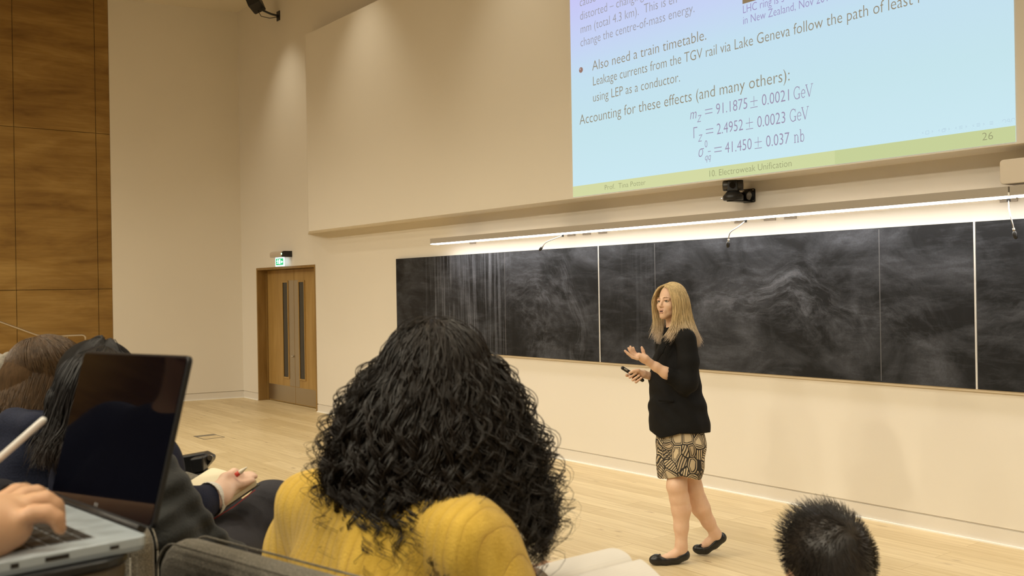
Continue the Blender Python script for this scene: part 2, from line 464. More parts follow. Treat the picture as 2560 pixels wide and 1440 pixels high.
# ------------------------------------------------------------------ fittings on the walls
# emergency exit sign over the door
M_SIGN = emit('sign_white', (0.80, 0.95, 1.0), 1.5); M_GREEN = emit('sign_green', (0.05, 0.62, 0.20), 1.0)
M_CASE = mat('sign_casing', (0.55, 0.47, 0.38), 0.5)
sg = thing('exit_sign', (-13.47, D, 2.07), 0, 'green and white illuminated emergency exit sign above the double doors', 'sign')
prof = [(-0.155, 0.13), (-0.16, 0.17), (-0.155, 0.20), (-0.13, 0.215), (0, 0.215), (0, 0.125)]
MX = Matrix(((0, 1, 0, 0), (1, 0, 0, 0), (0, 0, 1, 0), (0, 0, 0, 1)))
MB().prism(prof, -0.215, 0.185, MX).build('casing', M_CASE, sg, 0.004)
MB().prism(prof, 0.186, 0.215, MX).build('end_cap', M_BLACK, sg, 0.004)
MB().tube([(0.2, -0.158, 0.172), (0.2, -0.166, 0.172)], 0.012, 12).build('indicator_lamp', emit('lamp_green', (0.5, 1.0, 0.45), 4), sg)
pn = MB().box(-0.185, 0.115, -0.085, -0.075, -0.005, 0.128).build('sign_panel', M_SIGN, sg, 0.002)
pg = MB().box(-0.16, 0.09, -0.0865, -0.085, 0.015, 0.112).build('green_field', M_GREEN, pn)
pic = MB()
def flat(poly): pic.prism(poly, -0.0885, -0.0866)
flat([(-0.055, 0.03), (-0.055, 0.1), (-0.005, 0.1), (-0.005, 0.03)])                                     # doorway
flat([(0.012, 0.06), (0.04, 0.085), (0.04, 0.068), (0.078, 0.068), (0.078, 0.052), (0.04, 0.052), (0.04, 0.035)])   # arrow
flat(rrect(0.017, 0.017, 0.008, 4, -0.098, 0.098))                                                       # running figure
flat([(-0.118, 0.086), (-0.09, 0.088), (-0.08, 0.06), (-0.095, 0.055)])
flat([(-0.095, 0.06), (-0.08, 0.06), (-0.07, 0.04), (-0.078, 0.03), (-0.09, 0.045)])
flat([(-0.1, 0.06), (-0.09, 0.055), (-0.105, 0.035), (-0.13, 0.035), (-0.13, 0.043), (-0.11, 0.043)])
flat([(-0.115, 0.086), (-0.11, 0.08), (-0.125, 0.065), (-0.14, 0.07), (-0.138, 0.076), (-0.127, 0.073)])
flat([(-0.09, 0.086), (-0.085, 0.078), (-0.07, 0.068), (-0.064, 0.074)])
pic.build('pictogram', M_SIGN, pn)

# small black loudspeaker high in the corner
sp = thing('wall_speaker', (-13.60, D, 5.72), 0, 'small black loudspeaker on a bracket high in the corner by the ceiling', 'speaker')
Ms = Matrix.Translation((-0.05, -0.33, 0.22)) @ Matrix.Rotation(math.radians(-40), 4, 'Z') @ Matrix.Rotation(math.radians(24), 4, 'X') @ Matrix.Rotation(math.radians(-14), 4, 'Y')
MB().box(-0.13, 0.13, -0.09, 0.09, -0.085, 0.085, Ms).build('cabinet', M_BLACK, sp, 0.012)
MB().box(-0.115, 0.115, -0.096, -0.0905, -0.07, 0.07, Ms).build('grille', mat('speaker_grille', (0.004, 0.004, 0.012), 0.8), sp, 0.003)
MB().box(-0.03, 0.07, -0.014, 0, 0.0, 0.14).tube([(0.02, 0, 0.07), (0.02, -0.12, 0.08), (-0.02, -0.25, 0.13)], 0.016).build('bracket', M_BLACK, sp, 0.003)
MB().tube([(-0.06, -0.3, 0.14), (-0.07, -0.24, 0.05), (-0.03, -0.12, 0.03), (0.0, -0.01, 0.06)], 0.006, 6).build('cable', M_BLACK, sp)

# strip lights above the boards, on arms from the wall
M_HOUS = mat('light_housing', (0.42, 0.375, 0.32), 0.4, 0.0, 0.4)
M_DIFF = emit('light_diffuser', (1.0, 0.965, 0.90), 17.0)
def strip_light(xa, xb, arms, label):
    t = thing('strip_light', ((xa + xb) / 2, 6.03, 2.19), 0, label, 'light', 'strip lights above the chalkboards')
    o = t.location.x
    MB().box(xa - o, xb - o, -0.055, 0.055, 0.004, 0.062).build('housing', M_HOUS, t, 0.003)
    MB().box(xa - o + 0.01, xb - o - 0.003, -0.0545, 0.050, -0.0035, 0.004).build('diffuser', M_DIFF, t)
    for x in arms:
        MB().box(x - o - 0.055, x - o + 0.055, 0.055, D - 6.03, 0.006, 0.022).box(x - o - 0.055, x - o + 0.055, D - 6.03 - 0.01, D - 6.03, -0.01, 0.05).build('bracket', M_HOUS, t, 0.002)
    return t
strip_light(-9.13, -2.804, (-8.73, -7.1, -6.88, -6.66, -5.06, -4.77, -4.58, -2.94), 'long beige strip light over the left and middle chalkboards')
strip_light(-2.796, 3.4, (-2.7, -0.6, 1.5, 3.0), 'beige strip light joining on at the right edge, over the right chalkboard')
MB().box(-2.804, -2.796, 5.972, 5.976, 2.19, 2.215).build('trim_3', M_WHITE)['kind'] = 'structure'

# gooseneck microphones
M_CHROME = mat('gooseneck_metal', (0.5, 0.48, 0.45), 0.3, 0.9)
def bez(pts, n=14):
    """smooth curve through points"""
    P = [Vector(p) for p in pts]; out = []
    for i in range(len(P) - 1):
        a, b, c, d = P[max(i - 1, 0)], P[i], P[i + 1], P[min(i + 2, len(P) - 1)]
        for k in range(n):
            t = k / n
            out.append(0.5 * ((2 * b) + (c - a) * t + (2 * a - 5 * b + 4 * c - d) * t * t + (3 * b - a - 3 * c + d) * t ** 3))
    return out + [P[-1]]
def mic(loc, pts, label):
    t = thing('gooseneck_microphone', loc, 0, label, 'microphone', 'gooseneck microphones hanging above the chalkboards')
    c = bez(pts)
    MB().tube([(0, 0, 0.03), (0, 0, -0.012)], 0.011, 10).build('mount', M_BLACK, t)
    MB().tube(c, 0.0045, 8).build('gooseneck', M_CHROME, t)
    e = c[-1]; d = (c[-1] - c[-3]).normalized()
    MB().tube([e - d * 0.01, e + d * 0.012], 0.008, 10).build('collar', M_CHROME, t)
    MB().tube([e + d * 0.010, e + d * 0.018, e + d * 0.034, e + d * 0.05, e + d * 0.058], [0.009, 0.0135, 0.0145, 0.012, 0.005], 12).build('microphone_capsule', M_BLACK, t)
mic((-7.03, 6.10, 2.18), [(0, 0, 0), (-0.06, -0.05, -0.028), (-0.135, -0.09, -0.06), (-0.18, -0.1, -0.098)], 'gooseneck microphone over the left chalkboard, sharply bent near its tip')
mic((-4.87, 6.10, 2.18), [(0, 0, 0), (-0.03, -0.05, -0.045), (-0.07, -0.1, -0.09), (-0.086, -0.1, -0.148)], 'gooseneck microphone over the middle chalkboard, below the black camera')
mic((-2.86, 6.10, 2.18), [(0, 0, 0), (0.03, -0.06, -0.06), (0.06, -0.1, -0.12), (0.075, -0.1, -0.19)], 'long straight gooseneck microphone over the right chalkboard')

# pan-tilt camera on a plate under the screen
cb = thing('video_camera', (-4.965, D, 2.39), 0, 'black swivelling video camera on a wall plate under the projection screen', 'camera')
pl = MB()
outl = rrect(0.115, 0.11, 0.012, 4); hole = [(0.032 * math.cos(2 * math.pi * k / 24), 0.036 * math.sin(2 * math.pi * k / 24)) for k in range(24)]
n0 = len(outl)
for y in (-0.012, 0.0):
    pass
vs0 = [Vector((x, y, z)) for y in (-0.012, 0.0) for x, z in outl] + [Vector((x, y, z)) for y in (-0.012, 0.0) for x, z in hole]
pl.v = [tuple(v) for v in vs0]
for k in range(24):
    for b, fl in ((0, 0), (1, 1)):
        o1, o2 = b * n0 + k, b * n0 + (k + 1) % n0
        h1, h2 = 2 * n0 + b * 24 + k, 2 * n0 + b * 24 + (k + 1) % 24
        pl.f.append((o1, o2, h2, h1)); pl.sm.append(False)
    pl.f.append((k, (k + 1) % 24, n0 + (k + 1) % 24, n0 + k)); pl.sm.append(False)
    pl.f.append((2 * n0 + k, 2 * n0 + (k + 1) % 24, 2 * n0 + 24 + (k + 1) % 24, 2 * n0 + 24 + k)); pl.sm.append(False)
pl.build('wall_plate', M_BLACK, cb)
for sx in (-1, 1):
    for sz in (-1, 1):
        MB().tube([(sx * 0.046, -0.012, sz * 0.043), (sx * 0.046, -0.016, sz * 0.043)], 0.005, 8).build('screw', M_STEEL, cb)
MB().box(-0.045, 0.03, -0.225, -0.012, -0.052, -0.044).box(-0.052, -0.044, -0.2, -0.012, -0.05, 0.03).build('support_arm', M_BLACK, cb, 0.002)
CX, CY, CZZ = 0.0, -0.20, -0.044
def disc(mb, z0, z1, r0, r1, n=28):
    mb.tube([(CX, CY, z0), (CX, CY, z1)], [r0, r1], n)
    return mb
b0 = MB(); b0.tube([(CX, CY, CZZ), (CX, CY, CZZ + 0.006), (CX, CY, CZZ + 0.034), (CX, CY, CZZ + 0.04), (CX, CY, CZZ + 0.075), (CX, CY, CZZ + 0.08)], [0.074, 0.079, 0.079, 0.074, 0.043, 0.03], 28)
b0.build('base', M_BLACK, cb)
MB().box(-0.066, -0.060, -0.265, -0.262, CZZ + 0.016, CZZ + 0.02).build('indicator_lamp', emit('lamp_white', (0.9, 0.95, 1), 3), cb)
Mh = Matrix.Translation((CX, CY, CZZ + 0.115)) @ Matrix.Rotation(math.radians(35), 4, 'Z')
hd = MB(); hd.tube([Mh @ Vector((-0.078, 0, 0)), Mh @ Vector((-0.07, 0, 0)), Mh @ Vector((0.07, 0, 0)), Mh @ Vector((0.078, 0, 0))], [0.036, 0.042, 0.042, 0.036], 24); hd.build('camera_head', mat('camera_shell', (0.035, 0.032, 0.03), 0.35), cb)
MB().prism([(-0.042, -0.045), (0.042, -0.045), (0.036, 0.03), (0.026, 0.045), (-0.026, 0.045), (-0.036, 0.03)], -0.048, 0.048, Mh).build('fork', M_BLACK, cb, 0.006)
MB().tube([Mh @ Vector((0, -0.045, 0)), Mh @ Vector((0, -0.056, 0))], 0.024, 20).build('lens', M_GLASS, cb)

# cream casing on the wall at the right edge
cs = thing('wall_casing', (-2.35, D, 2.27), 0, 'cream rounded casing on the wall between the screen and the strip light', 'casing')
MB().prism(rrect(1.02, 0.15, 0.022, 6, 0, 0.072), -0.285, -0.02).build('cover', mat('casing_paint', (0.72, 0.64, 0.54), 0.45), cs, 0.006)
MB().box(-0.4, 0.4, -0.02, 0.0, 0.03, 0.12).build('mounting_plate', M_SKIRT, cs)

# handrail along the panelled wall
hr = thing('handrail', (XW, 3.4, 0), 0, 'slim metal handrail on the wood-panelled side wall', 'handrail')
M_RAIL = mat('rail_metal', (0.62, 0.55, 0.45), 0.32, 1.0)
ry = [(0.085, -7.0, 5.05), (0.085, -0.6, 1.335), (0.085, -0.12, 1.125), (0.085, -0.03, 1.096), (0.085, 0.06, 1.092), (0.085, 0.5, 1.094), (0.085, 0.535, 1.085), (0.085, 0.55, 1.06), (0.085, 0.55, 1.02)]
MB().tube(ry, 0.016, 12).build('rail', M_RAIL, hr)
for y, z in ((0.3, 1.094), (-0.75, 1.42), (-2.2, 2.27), (-4.4, 3.54)):
    MB().tube([(0.0, y, z - 0.07), (0.05, y, z - 0.065), (0.085, y, z - 0.015)], 0.007, 8).tube([(0.0, y, z - 0.07), (0.006, y, z - 0.07)], 0.03, 16).build('bracket', M_RAIL, hr)

# socket box let into the stage floor
fb = thing('floor_box', (-11.29, 4.25, 0), 0, 'flush metal socket box let into the wooden floor near the doors', 'floor box')
M_FB = mat('floor_box_steel', (0.30, 0.28, 0.25), 0.4, 0.8)
MB().box(-0.16, 0.16, -0.115, 0.115, 0.0, 0.0025).build('lid', M_FLOOR, fb)
fr = MB().box(-0.17, 0.17, -0.125, -0.115, 0, 0.004).box(-0.17, 0.17, 0.115, 0.125, 0, 0.004).box(-0.17, -0.16, -0.115, 0.115, 0, 0.004).box(0.16, 0.17, -0.115, 0.115, 0, 0.004)
fr.build('frame', M_FB, fb)
MB().box(-0.16, -0.06, -0.115, 0.115, 0.0026, 0.005).build('cable_flap', M_FB, fb)

# ------------------------------------------------------------------ chalkboards
def m_chalk(name, arcs, streaks, seed):
    m, nt, b = new_mat(name); N = NT(nt)
    cloud = N.ramp(N.noise(N.coord((1, 1, 1.5), (seed, seed * 2, 0)), 1.7, 5, 0.6, 0.6), [(0.42, (0, 0, 0)), (0.80, (0.27, 0.27, 0.27))])
    wipe = N.ramp(N.noise(N.coord((0.6, 1, 3.2), (seed, 0, seed)), 5.0, 6, 0.7, 0.35), [(0.5, (0, 0, 0)), (0.8, (0.14, 0.14, 0.14))])
    tot = N.math('ADD', cloud, wipe)
    if streaks:
        x0, x1, s = streaks
        v = N.noise(N.coord((9, 1, 0.35), (seed, 0, 0)), 2.4, 4, 0.65)
        sep = N.n('SeparateXYZ'); N.lk(N.coord(), sep.inputs[0])
        mask = N.math('MULTIPLY', N.math('SMOOTH_MIN', N.math('MULTIPLY', N.math('SUBTRACT', sep.outputs[0], x0), 2.5, clamp=True), N.math('MULTIPLY', N.math('SUBTRACT', x1, sep.outputs[0]), 4.0, clamp=True), 0.1), s, clamp=True)
        tot = N.math('ADD', tot, N.math('MULTIPLY', N.ramp(v, [(0.46, (0, 0, 0)), (0.72, (0.6, 0.6, 0.6))]), mask))
    for cx, cz, r0, wd, st, sx, a in arcs:
        mp = N.coord((1 / sx, 1, 1), (-cx / sx, 0, -cz))
        dn = N.n('TexNoise'); N.lk(N.coord((1, 1, 1), (cx, cz, seed)), dn.inputs['Vector']); dn.inputs['Scale'].default_value = 2.2; dn.inputs['Detail'].default_value = 2
        add = N.n('VectorMath', operation='MULTIPLY_ADD'); N.lk(dn.outputs['Color'], add.inputs[0]); add.inputs[1].default_value = (0.34, 0, 0.34); N.lk(mp, add.inputs[2])
        se = N.n('SeparateXYZ'); N.lk(add.outputs[0], se.inputs[0])
        x, z = se.outputs[0], se.outputs[2]
        r = N.math('SQRT', N.math('ADD', N.math('MULTIPLY', x, x), N.math('MULTIPLY', z, z)))
        th = N.math('ARCTAN2', z, x)
        cv = N.n('CombineXYZ'); N.lk(N.math('MULTIPLY', r, 15.0), cv.inputs[0]); N.lk(N.math('MULTIPLY', th, 2.2), cv.inputs[1]); cv.inputs[2].default_value = seed + cx
        f = N.ramp(N.noise(cv.outputs[0], 1.0, 8, 0.72), [(0.46, (0, 0, 0)), (0.80, (1, 1, 1))])
        q = N.math('DIVIDE', N.math('SUBTRACT', r, r0), wd)
        g = N.math('POWER', 2.718, N.math('MULTIPLY', N.math('MULTIPLY', q, q), -1.0))
        am = N.math('POWER', N.math('ADD', N.math('MULTIPLY', N.math('COSINE', N.math('SUBTRACT', th, a)), 0.5), 0.5), 2.5)
        tot = N.math('ADD', tot, N.math('MULTIPLY', N.math('MULTIPLY', f, g), N.math('MULTIPLY', am, st * 0.75)))
    # the dusty band under the upper edge
    fine = N.ramp(N.noise(N.coord((1, 1, 1)), 90, 3, 0.7), [(0.3, (0.75, 0.75, 0.75)), (0.7, (1.1, 1.1, 1.1))])
    c = N.mix(N.math('MULTIPLY', N.math('MULTIPLY', tot, fine), 0.82, clamp=True), (0.0075, 0.0080, 0.0100), (0.33, 0.35, 0.42))
    N.lk(c, b.inputs['Base Color']); b.inputs['Roughness'].default_value = 0.62; b.inputs['Specular IOR Level'].default_value = 0.25
    return m
BZ0, BZ1 = 0.988, 2.068
M_EDGE = mat('board_joint_aluminium', (0.72, 0.71, 0.70), 0.4, 0.3)
M_SEAM = mat('board_seam', (0.10, 0.10, 0.11), 0.6)
def chalkboard(xa, xb, seams, label, m):
    t = thing('chalkboard', (xa, D - 0.0015, BZ0), 0, label, 'chalkboard', 'chalkboards along the front wall')
    w = xb - xa
    MB().box(0, w, -0.028, 0, 0, BZ1 - BZ0).build('writing_surface', m, t)
    for s in seams: MB().box(s - 0.003 - xa, s + 0.003 - xa, -0.0286, -0.028, 0.01, 1.07).build('sheet_joint', M_SEAM, t)
    return t
chalkboard(-10.308, -6.705, [-8.131], 'leftmost chalkboard, dusty with wiped swirls and vertical streaks, nearest the doors',
           m_chalk('chalk_a', [(2.85, 0.45, 0.42, 0.30, 0.55, 1.25, 1.4), (2.6, 0.35, 0.28, 0.22, 0.4, 1.3, 0.6), (1.9, 0.2, 1.55, 0.14, 0.5, 1.05, 0.3), (3.1, 0.1, 0.25, 0.2, 0.4, 1.0, 2.2)], (0.55, 2.3, 0.75), 1.7))
chalkboard(-6.685, -3.16, [-5.978, -3.826], 'middle chalkboard, behind the lecturer, wiped in wide arcs',
           m_chalk('chalk_b', [(2.25, 0.42, 0.42, 0.16, 0.85, 1.7, 1.5), (2.2, 0.5, 0.2, 0.15, 0.45, 1.6, 0.9), (3.0, 0.35, 0.35, 0.22, 0.35, 1.2, 1.2), (0.9, 0.5, 0.5, 0.3, 0.16, 1.2, 1.8)], (0.1, 0.9, 0.12), 5.1))
chalkboard(-3.14, 0.4, [-1.0], 'right chalkboard, mostly clean, cut off by the edge of the photo',
           m_chalk('chalk_c', [(0.6, 0.3, 0.4, 0.2, 0.35, 1.2, 1.6)], None, 8.3))
struct('trim_4', MB().box(-6.701, -6.689, D - 0.032, D, BZ0, BZ1), M_EDGE)
struct('trim_5', MB().box(-3.156, -3.144, D - 0.032, D, BZ0, BZ1), M_EDGE)
struct('trim_6', MB().box(-10.308, 0.4, D - 0.02, D, BZ0 - 0.018, BZ0), mat('beige_strip', (0.66, 0.55, 0.40), 0.5))  # narrow strip below the boards, a darker beige than the wall

# ------------------------------------------------------------------ projection screen with its slide
SX0, SX1, SZ0, SZ1 = -6.727, -2.752, 2.512, 4.99
scr = thing('projection_screen', (SX0, BY, SZ0), 0, 'large projection screen showing a pale blue lecture slide with equations', 'projection screen')
m, nt, b = new_mat('slide_light'); N = NT(nt); nt.nodes.remove(b)
e = N.n('Emission'); se = N.n('SeparateXYZ'); N.lk(N.coord(), se.inputs[0])
# slide background: pale blue below turning lilac towards its upper middle
lv = N.math('MULTIPLY', se.outputs[2], 0.4)
c = N.ramp(lv, [(0.0, (0.64, 0.87, 0.95)), (0.22, (0.60, 0.83, 0.90)), (0.42, (0.585, 0.79, 0.92)), (0.55, (0.60, 0.70, 0.97)), (0.75, (0.62, 0.60, 0.98))])
N.lk(c, e.inputs[0]); e.inputs[1].default_value = 0.94
N.lk(e.outputs[0], [n for n in nt.nodes if n.type == 'OUTPUT_MATERIAL'][0].inputs[0])
M_SLIDE = m
MB().box(0, SX1 - SX0, -0.004, -0.0005, 0, SZ1 - SZ0).build('slide', M_SLIDE, scr)
W = SX1 - SX0
bandc = [(0.0, 0.405, (0.66, 0.70, 0.37)), (0.405, 0.69, (0.63, 0.69, 0.36)), (0.69, 1.0, (0.57, 0.64, 0.32))]
for i, (a, c2, col) in enumerate(bandc):
    MB().box(a * W, c2 * W, -0.0045, -0.004, 0.0, 0.097).build('footer_band', emit('footer_light', col, 1.0), scr)
T_BROWN = emit('slide_text_brown', (0.30, 0.25, 0.17), 1.0)
T_GREY = emit('slide_text_grey', (0.34, 0.33, 0.36), 1.0)
T_MAUVE = emit('slide_text_mauve', (0.33, 0.27, 0.40), 1.0)
T_VIOL = emit('slide_text_violet', (0.33, 0.27, 0.50), 1.0)
T_FOOT = emit('slide_text_footer', (0.33, 0.34, 0.18), 1.0)
def glyphs(body, size, shear=0.0, offset=-0.009, spacing=1.0):
    cu = bpy.data.curves.new('t', 'FONT'); cu.body = body; cu.size = size; cu.shear = shear; cu.offset = offset * size
    cu.resolution_u = 3; cu.space_character = spacing; cu.fill_mode = 'FRONT'
    o = bpy.data.objects.new('t', cu); COL.objects.link(o)
    dg = bpy.context.evaluated_depsgraph_get(); dg.update()
    me = bpy.data.meshes.new_from_object(o.evaluated_get(dg))
    bpy.data.objects.remove(o); bpy.data.curves.remove(cu)
    n = len(me.vertices); V = np.zeros(n * 3, np.float32); me.vertices.foreach_get('co', V); V = V.reshape(-1, 3)
    F = [tuple(p.vertices) for p in me.polygons]
    bpy.data.meshes.remove(me)
    return V, F
def place_text(parts, name, m, parent, y=-0.0052):
    """parts: list of (V, F, x, z, scale_x) already sized -> one flat mesh facing the room"""
    vs = []; fs = []
    for V, F, x, z, sx in parts:
        b0 = len(vs)
        vs += [(x + v[0] * sx, y, z + v[1]) for v in V]; fs += [tuple(i + b0 for i in f) for f in F]
    me = bpy.data.meshes.new(name); me.from_pydata(vs, [], fs); me.update()
    return link(name, me, m, parent)
def width(V): return float(V[:, 0].max())
def line(body, x, z, size, m, x_end=None, sx=0.9, upto=None, name='slide_text'):
    V, F = glyphs(body, size)
    if x_end is not None:
        w = width(glyphs(upto or body, size)[0]); sx = (x_end - x) / w
    place_text([(V, F, x - SX0, z - SZ0, sx)], name, m, scr)
    return sx
S1 = 0.112
sx4 = line('change the centre-of-mass energy.', -6.594, 3.862, S1, T_GREY, -5.237)
line('mm (total 4.3 km).  This is en', -6.591, 3.981, S1, T_GREY, sx=sx4)
line('distorted \u2013 changing', -6.595, 4.102, S1, T_GREY, sx=sx4)
line('cause', -6.596, 4.225, S1, T_GREY, sx=sx4)
sr = line('in New Zealand, Nov 2016.', -4.762, 3.656, 0.088, T_VIOL, -3.96)
line('LHC ring is s', -4.762, 3.740, 0.088, T_VIOL, sx=sr)
line('Also need a train timetable.', -6.442, 3.618, 0.125, T_BROWN, -5.12)
line('Leakage currents from the TGV rail via Lake Geneva follow the path of least r', -6.440, 3.482, 0.118, T_BROWN, -3.389, upto='Leakage currents from the TGV rail via Lake Geneva follow the path of least')
line('using LEP as a conductor.', -6.442, 3.338, 0.116, T_BROWN, -5.402)
line('Accounting for these effects (and many others):', -6.622, 3.160, 0.130, T_BROWN, -4.347)
line('10. Electroweak Unification', -5.125, 2.538, 0.072, T_FOOT, -4.343)
line('Prof.  Tina Potter', -6.309, 2.541, 0.063, T_FOOT, -5.806)
line('26', -2.955, 2.545, 0.068, T_FOOT, -2.886)
# serif letters for the units, drawn as strokes
def strokes(segs):
    V = []; F = []
    for (xa, za), (xb, zb), w in segs:
        d = Vector((xb - xa, zb - za)); n = Vector((-d.y, d.x)).normalized() * w / 2; k = len(V)
        V += [(xa + n.x, za + n.y, 0), (xa - n.x, za - n.y, 0), (xb - n.x, zb - n.y, 0), (xb + n.x, zb + n.y, 0)]; F.append((k, k + 1, k + 2, k + 3))
    return np.array(V, np.float32), F
def arc(cx, cz, rx, rz, a0, a1, w, n=14):
    P = [(cx + rx * math.cos(math.radians(a0 + (a1 - a0) * k / n)), cz + rz * math.sin(math.radians(a0 + (a1 - a0) * k / n))) for k in range(n + 1)]
    return [(P[k], P[k + 1], w) for k in range(n)]
def unit_GeV(h):
    t, s = 0.09 * h, 0.05 * h; q = []
    q += arc(0.42 * h, 0.5 * h, 0.38 * h, 0.5 * h, 50, 310, t * 0.8) + [((0.68 * h, 0.02 * h), (0.68 * h, 0.38 * h), t), ((0.52 * h, 0.38 * h), (0.80 * h, 0.38 * h), s), ((0.70 * h, 0.72 * h), (0.70 * h, 0.98 * h), s)]
    q += [((0.95 * h, 0.36 * h), (1.37 * h, 0.36 * h), s)] + arc(1.16 * h, 0.34 * h, 0.22 * h, 0.33 * h, 0, 320, s * 1.3)
    q += [((1.52 * h, 1.0 * h), (1.88 * h, 0.0), t), ((1.88 * h, 0.0), (2.22 * h, 1.0 * h), s), ((1.42 * h, h), (1.68 * h, h), s), ((2.08 * h, h), (2.34 * h, h), s)]
    return strokes(q), 2.34 * h
def unit_nb(h):
    t, s = 0.09 * h, 0.05 * h
    q = [((0.12 * h, 0), (0.12 * h, 0.62 * h), t), ((0.50 * h, 0), (0.50 * h, 0.45 * h), t), ((0, 0), (0.24 * h, 0), s), ((0.38 * h, 0), (0.62 * h, 0), s), ((0, 0.62 * h), (0.14 * h, 0.62 * h), s)] + arc(0.31 * h, 0.42 * h, 0.19 * h, 0.2 * h, 0, 170, s * 1.3)
    q += [((0.84 * h, 0), (0.84 * h, h), t), ((0.72 * h, h), (0.86 * h, h), s)] + arc(1.03 * h, 0.31 * h, 0.2 * h, 0.31 * h, -160, 160, s * 1.4)
    return strokes(q), 1.25 * h
def equation(x, z, x_end, sym, sub, num, unit, sup=None, bar=False):
    parts = []; S = 0.122; px = 0
    V, F = glyphs(sym, S, 0.22 if sym != '\u0393' else 0); parts.append([V, F, px, 0, 1]); px += width(V) + 0.004
    if sup:
        V, F = glyphs(sup, S * 0.66); parts.append([V, F, px + 0.004, 0.068, 1])
    V, F = glyphs(sub, S * 0.66, 0.22); parts.append([V, F, px, -0.034, 1])
    if bar:
        w = width(V); Vb, Fb = strokes([((px + w * 0.55, 0.032), (px + w * 1.0, 0.032), 0.005)]); parts.append([Vb, Fb, 0, 0, 1])
    px += width(V) + 0.045
    Ve, Fe = strokes([((0, 0.052), (0.095, 0.052), 0.006), ((0, 0.022), (0.095, 0.022), 0.006)]); parts.append([Ve, Fe, px, 0, 1]); px += 0.135
    a, c2 = num
    V, F = glyphs(a, S); parts.append([V, F, px, 0, 1]); px += width(V) + 0.035
    Vp, Fp = strokes([((0, 0.046), (0.085, 0.046), 0.005), ((0.0425, 0.010), (0.0425, 0.084), 0.005), ((0, 0.0), (0.085, 0.0), 0.005)]); parts.append([Vp, Fp, px, 0, 1]); px += 0.13
    V, F = glyphs(c2, S); parts.append([V, F, px, 0, 1]); px += width(V) + 0.05
    (V, F), w = (unit_GeV if unit == 'GeV' else unit_nb)(0.088); parts.append([V, F, px, 0, 1]); px += w
    k = (x_end - x) / px
    place_text([(V, F, x - SX0 + xx * k, z - SZ0 + zz, k) for V, F, xx, zz, _ in parts], 'equation', T_MAUVE, scr)
equation(-5.308, 3.016, -4.150, 'm', 'Z', ('91.1875', '0.0021'), 'GeV')
equation(-5.277, 2.860, -4.188, '\u0393', 'Z', ('2.4952', '0.0023'), 'GeV')
equation(-5.229, 2.705, -4.232, '\u03c3', 'qq', ('41.450', '0.037'), 'nb', '0', True)
# bullet, cut-off picture, navigation symbols
bl = MB(); bl.tube([(-6.590 - SX0, -0.0045, 3.652 - SZ0), (-6.590 - SX0, -0.0065, 3.652 - SZ0)], 0.025, 24); bl.build('bullet', emit('bullet_brown', (0.32, 0.19, 0.15), 1.0), scr)
bl = MB(); bl.tube([(-6.598 - SX0, -0.0064, 3.660 - SZ0), (-6.598 - SX0, -0.0072, 3.660 - SZ0)], 0.008, 16); bl.build('bullet_glint', emit('bullet_light', (0.55, 0.42, 0.42), 1.0), scr)
MB().box(-4.76 - SX0, -3.0 - SX0, -0.005, -0.004, 3.812 - SZ0, 4.75 - SZ0).build('picture', emit('picture_brown', (0.28, 0.20, 0.11), 1.0), scr)
nav = []
def nb(x, q): nav.append((*strokes(q), x - SX0, 2.632 - SZ0, 1))
def sq(w, h, t=0.003): return [((0, 0), (w, 0), t), ((w, 0), (w, h), t), ((w, h), (0, h), t), ((0, h), (0, 0), t)]
tri_l = [((0.008, 0.006), (0, 0.012), 0.003), ((0, 0.012), (0.008, 0.018), 0.003)]; tri_r = [((0, 0.006), (0.008, 0.012), 0.003), ((0.008, 0.012), (0, 0.018), 0.003)]
for k, x in enumerate((-3.34, -3.23, -3.12, -3.01)):
    nb(x, tri_l); nb(x + 0.065, tri_r)
    nb(x + 0.024, sq(0.022, 0.02) if k == 0 else (sq(0.018, 0.016) + [((0.006, 0.02), (0.024, 0.02), 0.003), ((0.024, 0.02), (0.024, 0.006), 0.003)] if k == 1 else [((0, 0.004 + 0.008 * i), (0.022, 0.004 + 0.008 * i), 0.003) for i in range(3)]))
nb(-2.905, [((0, 0.004 + 0.008 * i), (0.022, 0.004 + 0.008 * i), 0.003) for i in range(3)])
nb(-2.83, arc(0.012, 0.012, 0.011, 0.010, -60, 180, 0.003)); nb(-2.80, arc(0.008, 0.014, 0.007, 0.008, 0, 360, 0.003) + [((0.013, 0.008), (0.02, 0.0), 0.003)]); nb(-2.775, arc(0.010, 0.012, 0.010, 0.010, 0, 240, 0.003))
place_text(nav, 'navigation_symbols', emit('nav_grey', (0.50, 0.66, 0.76), 1.0), scr)
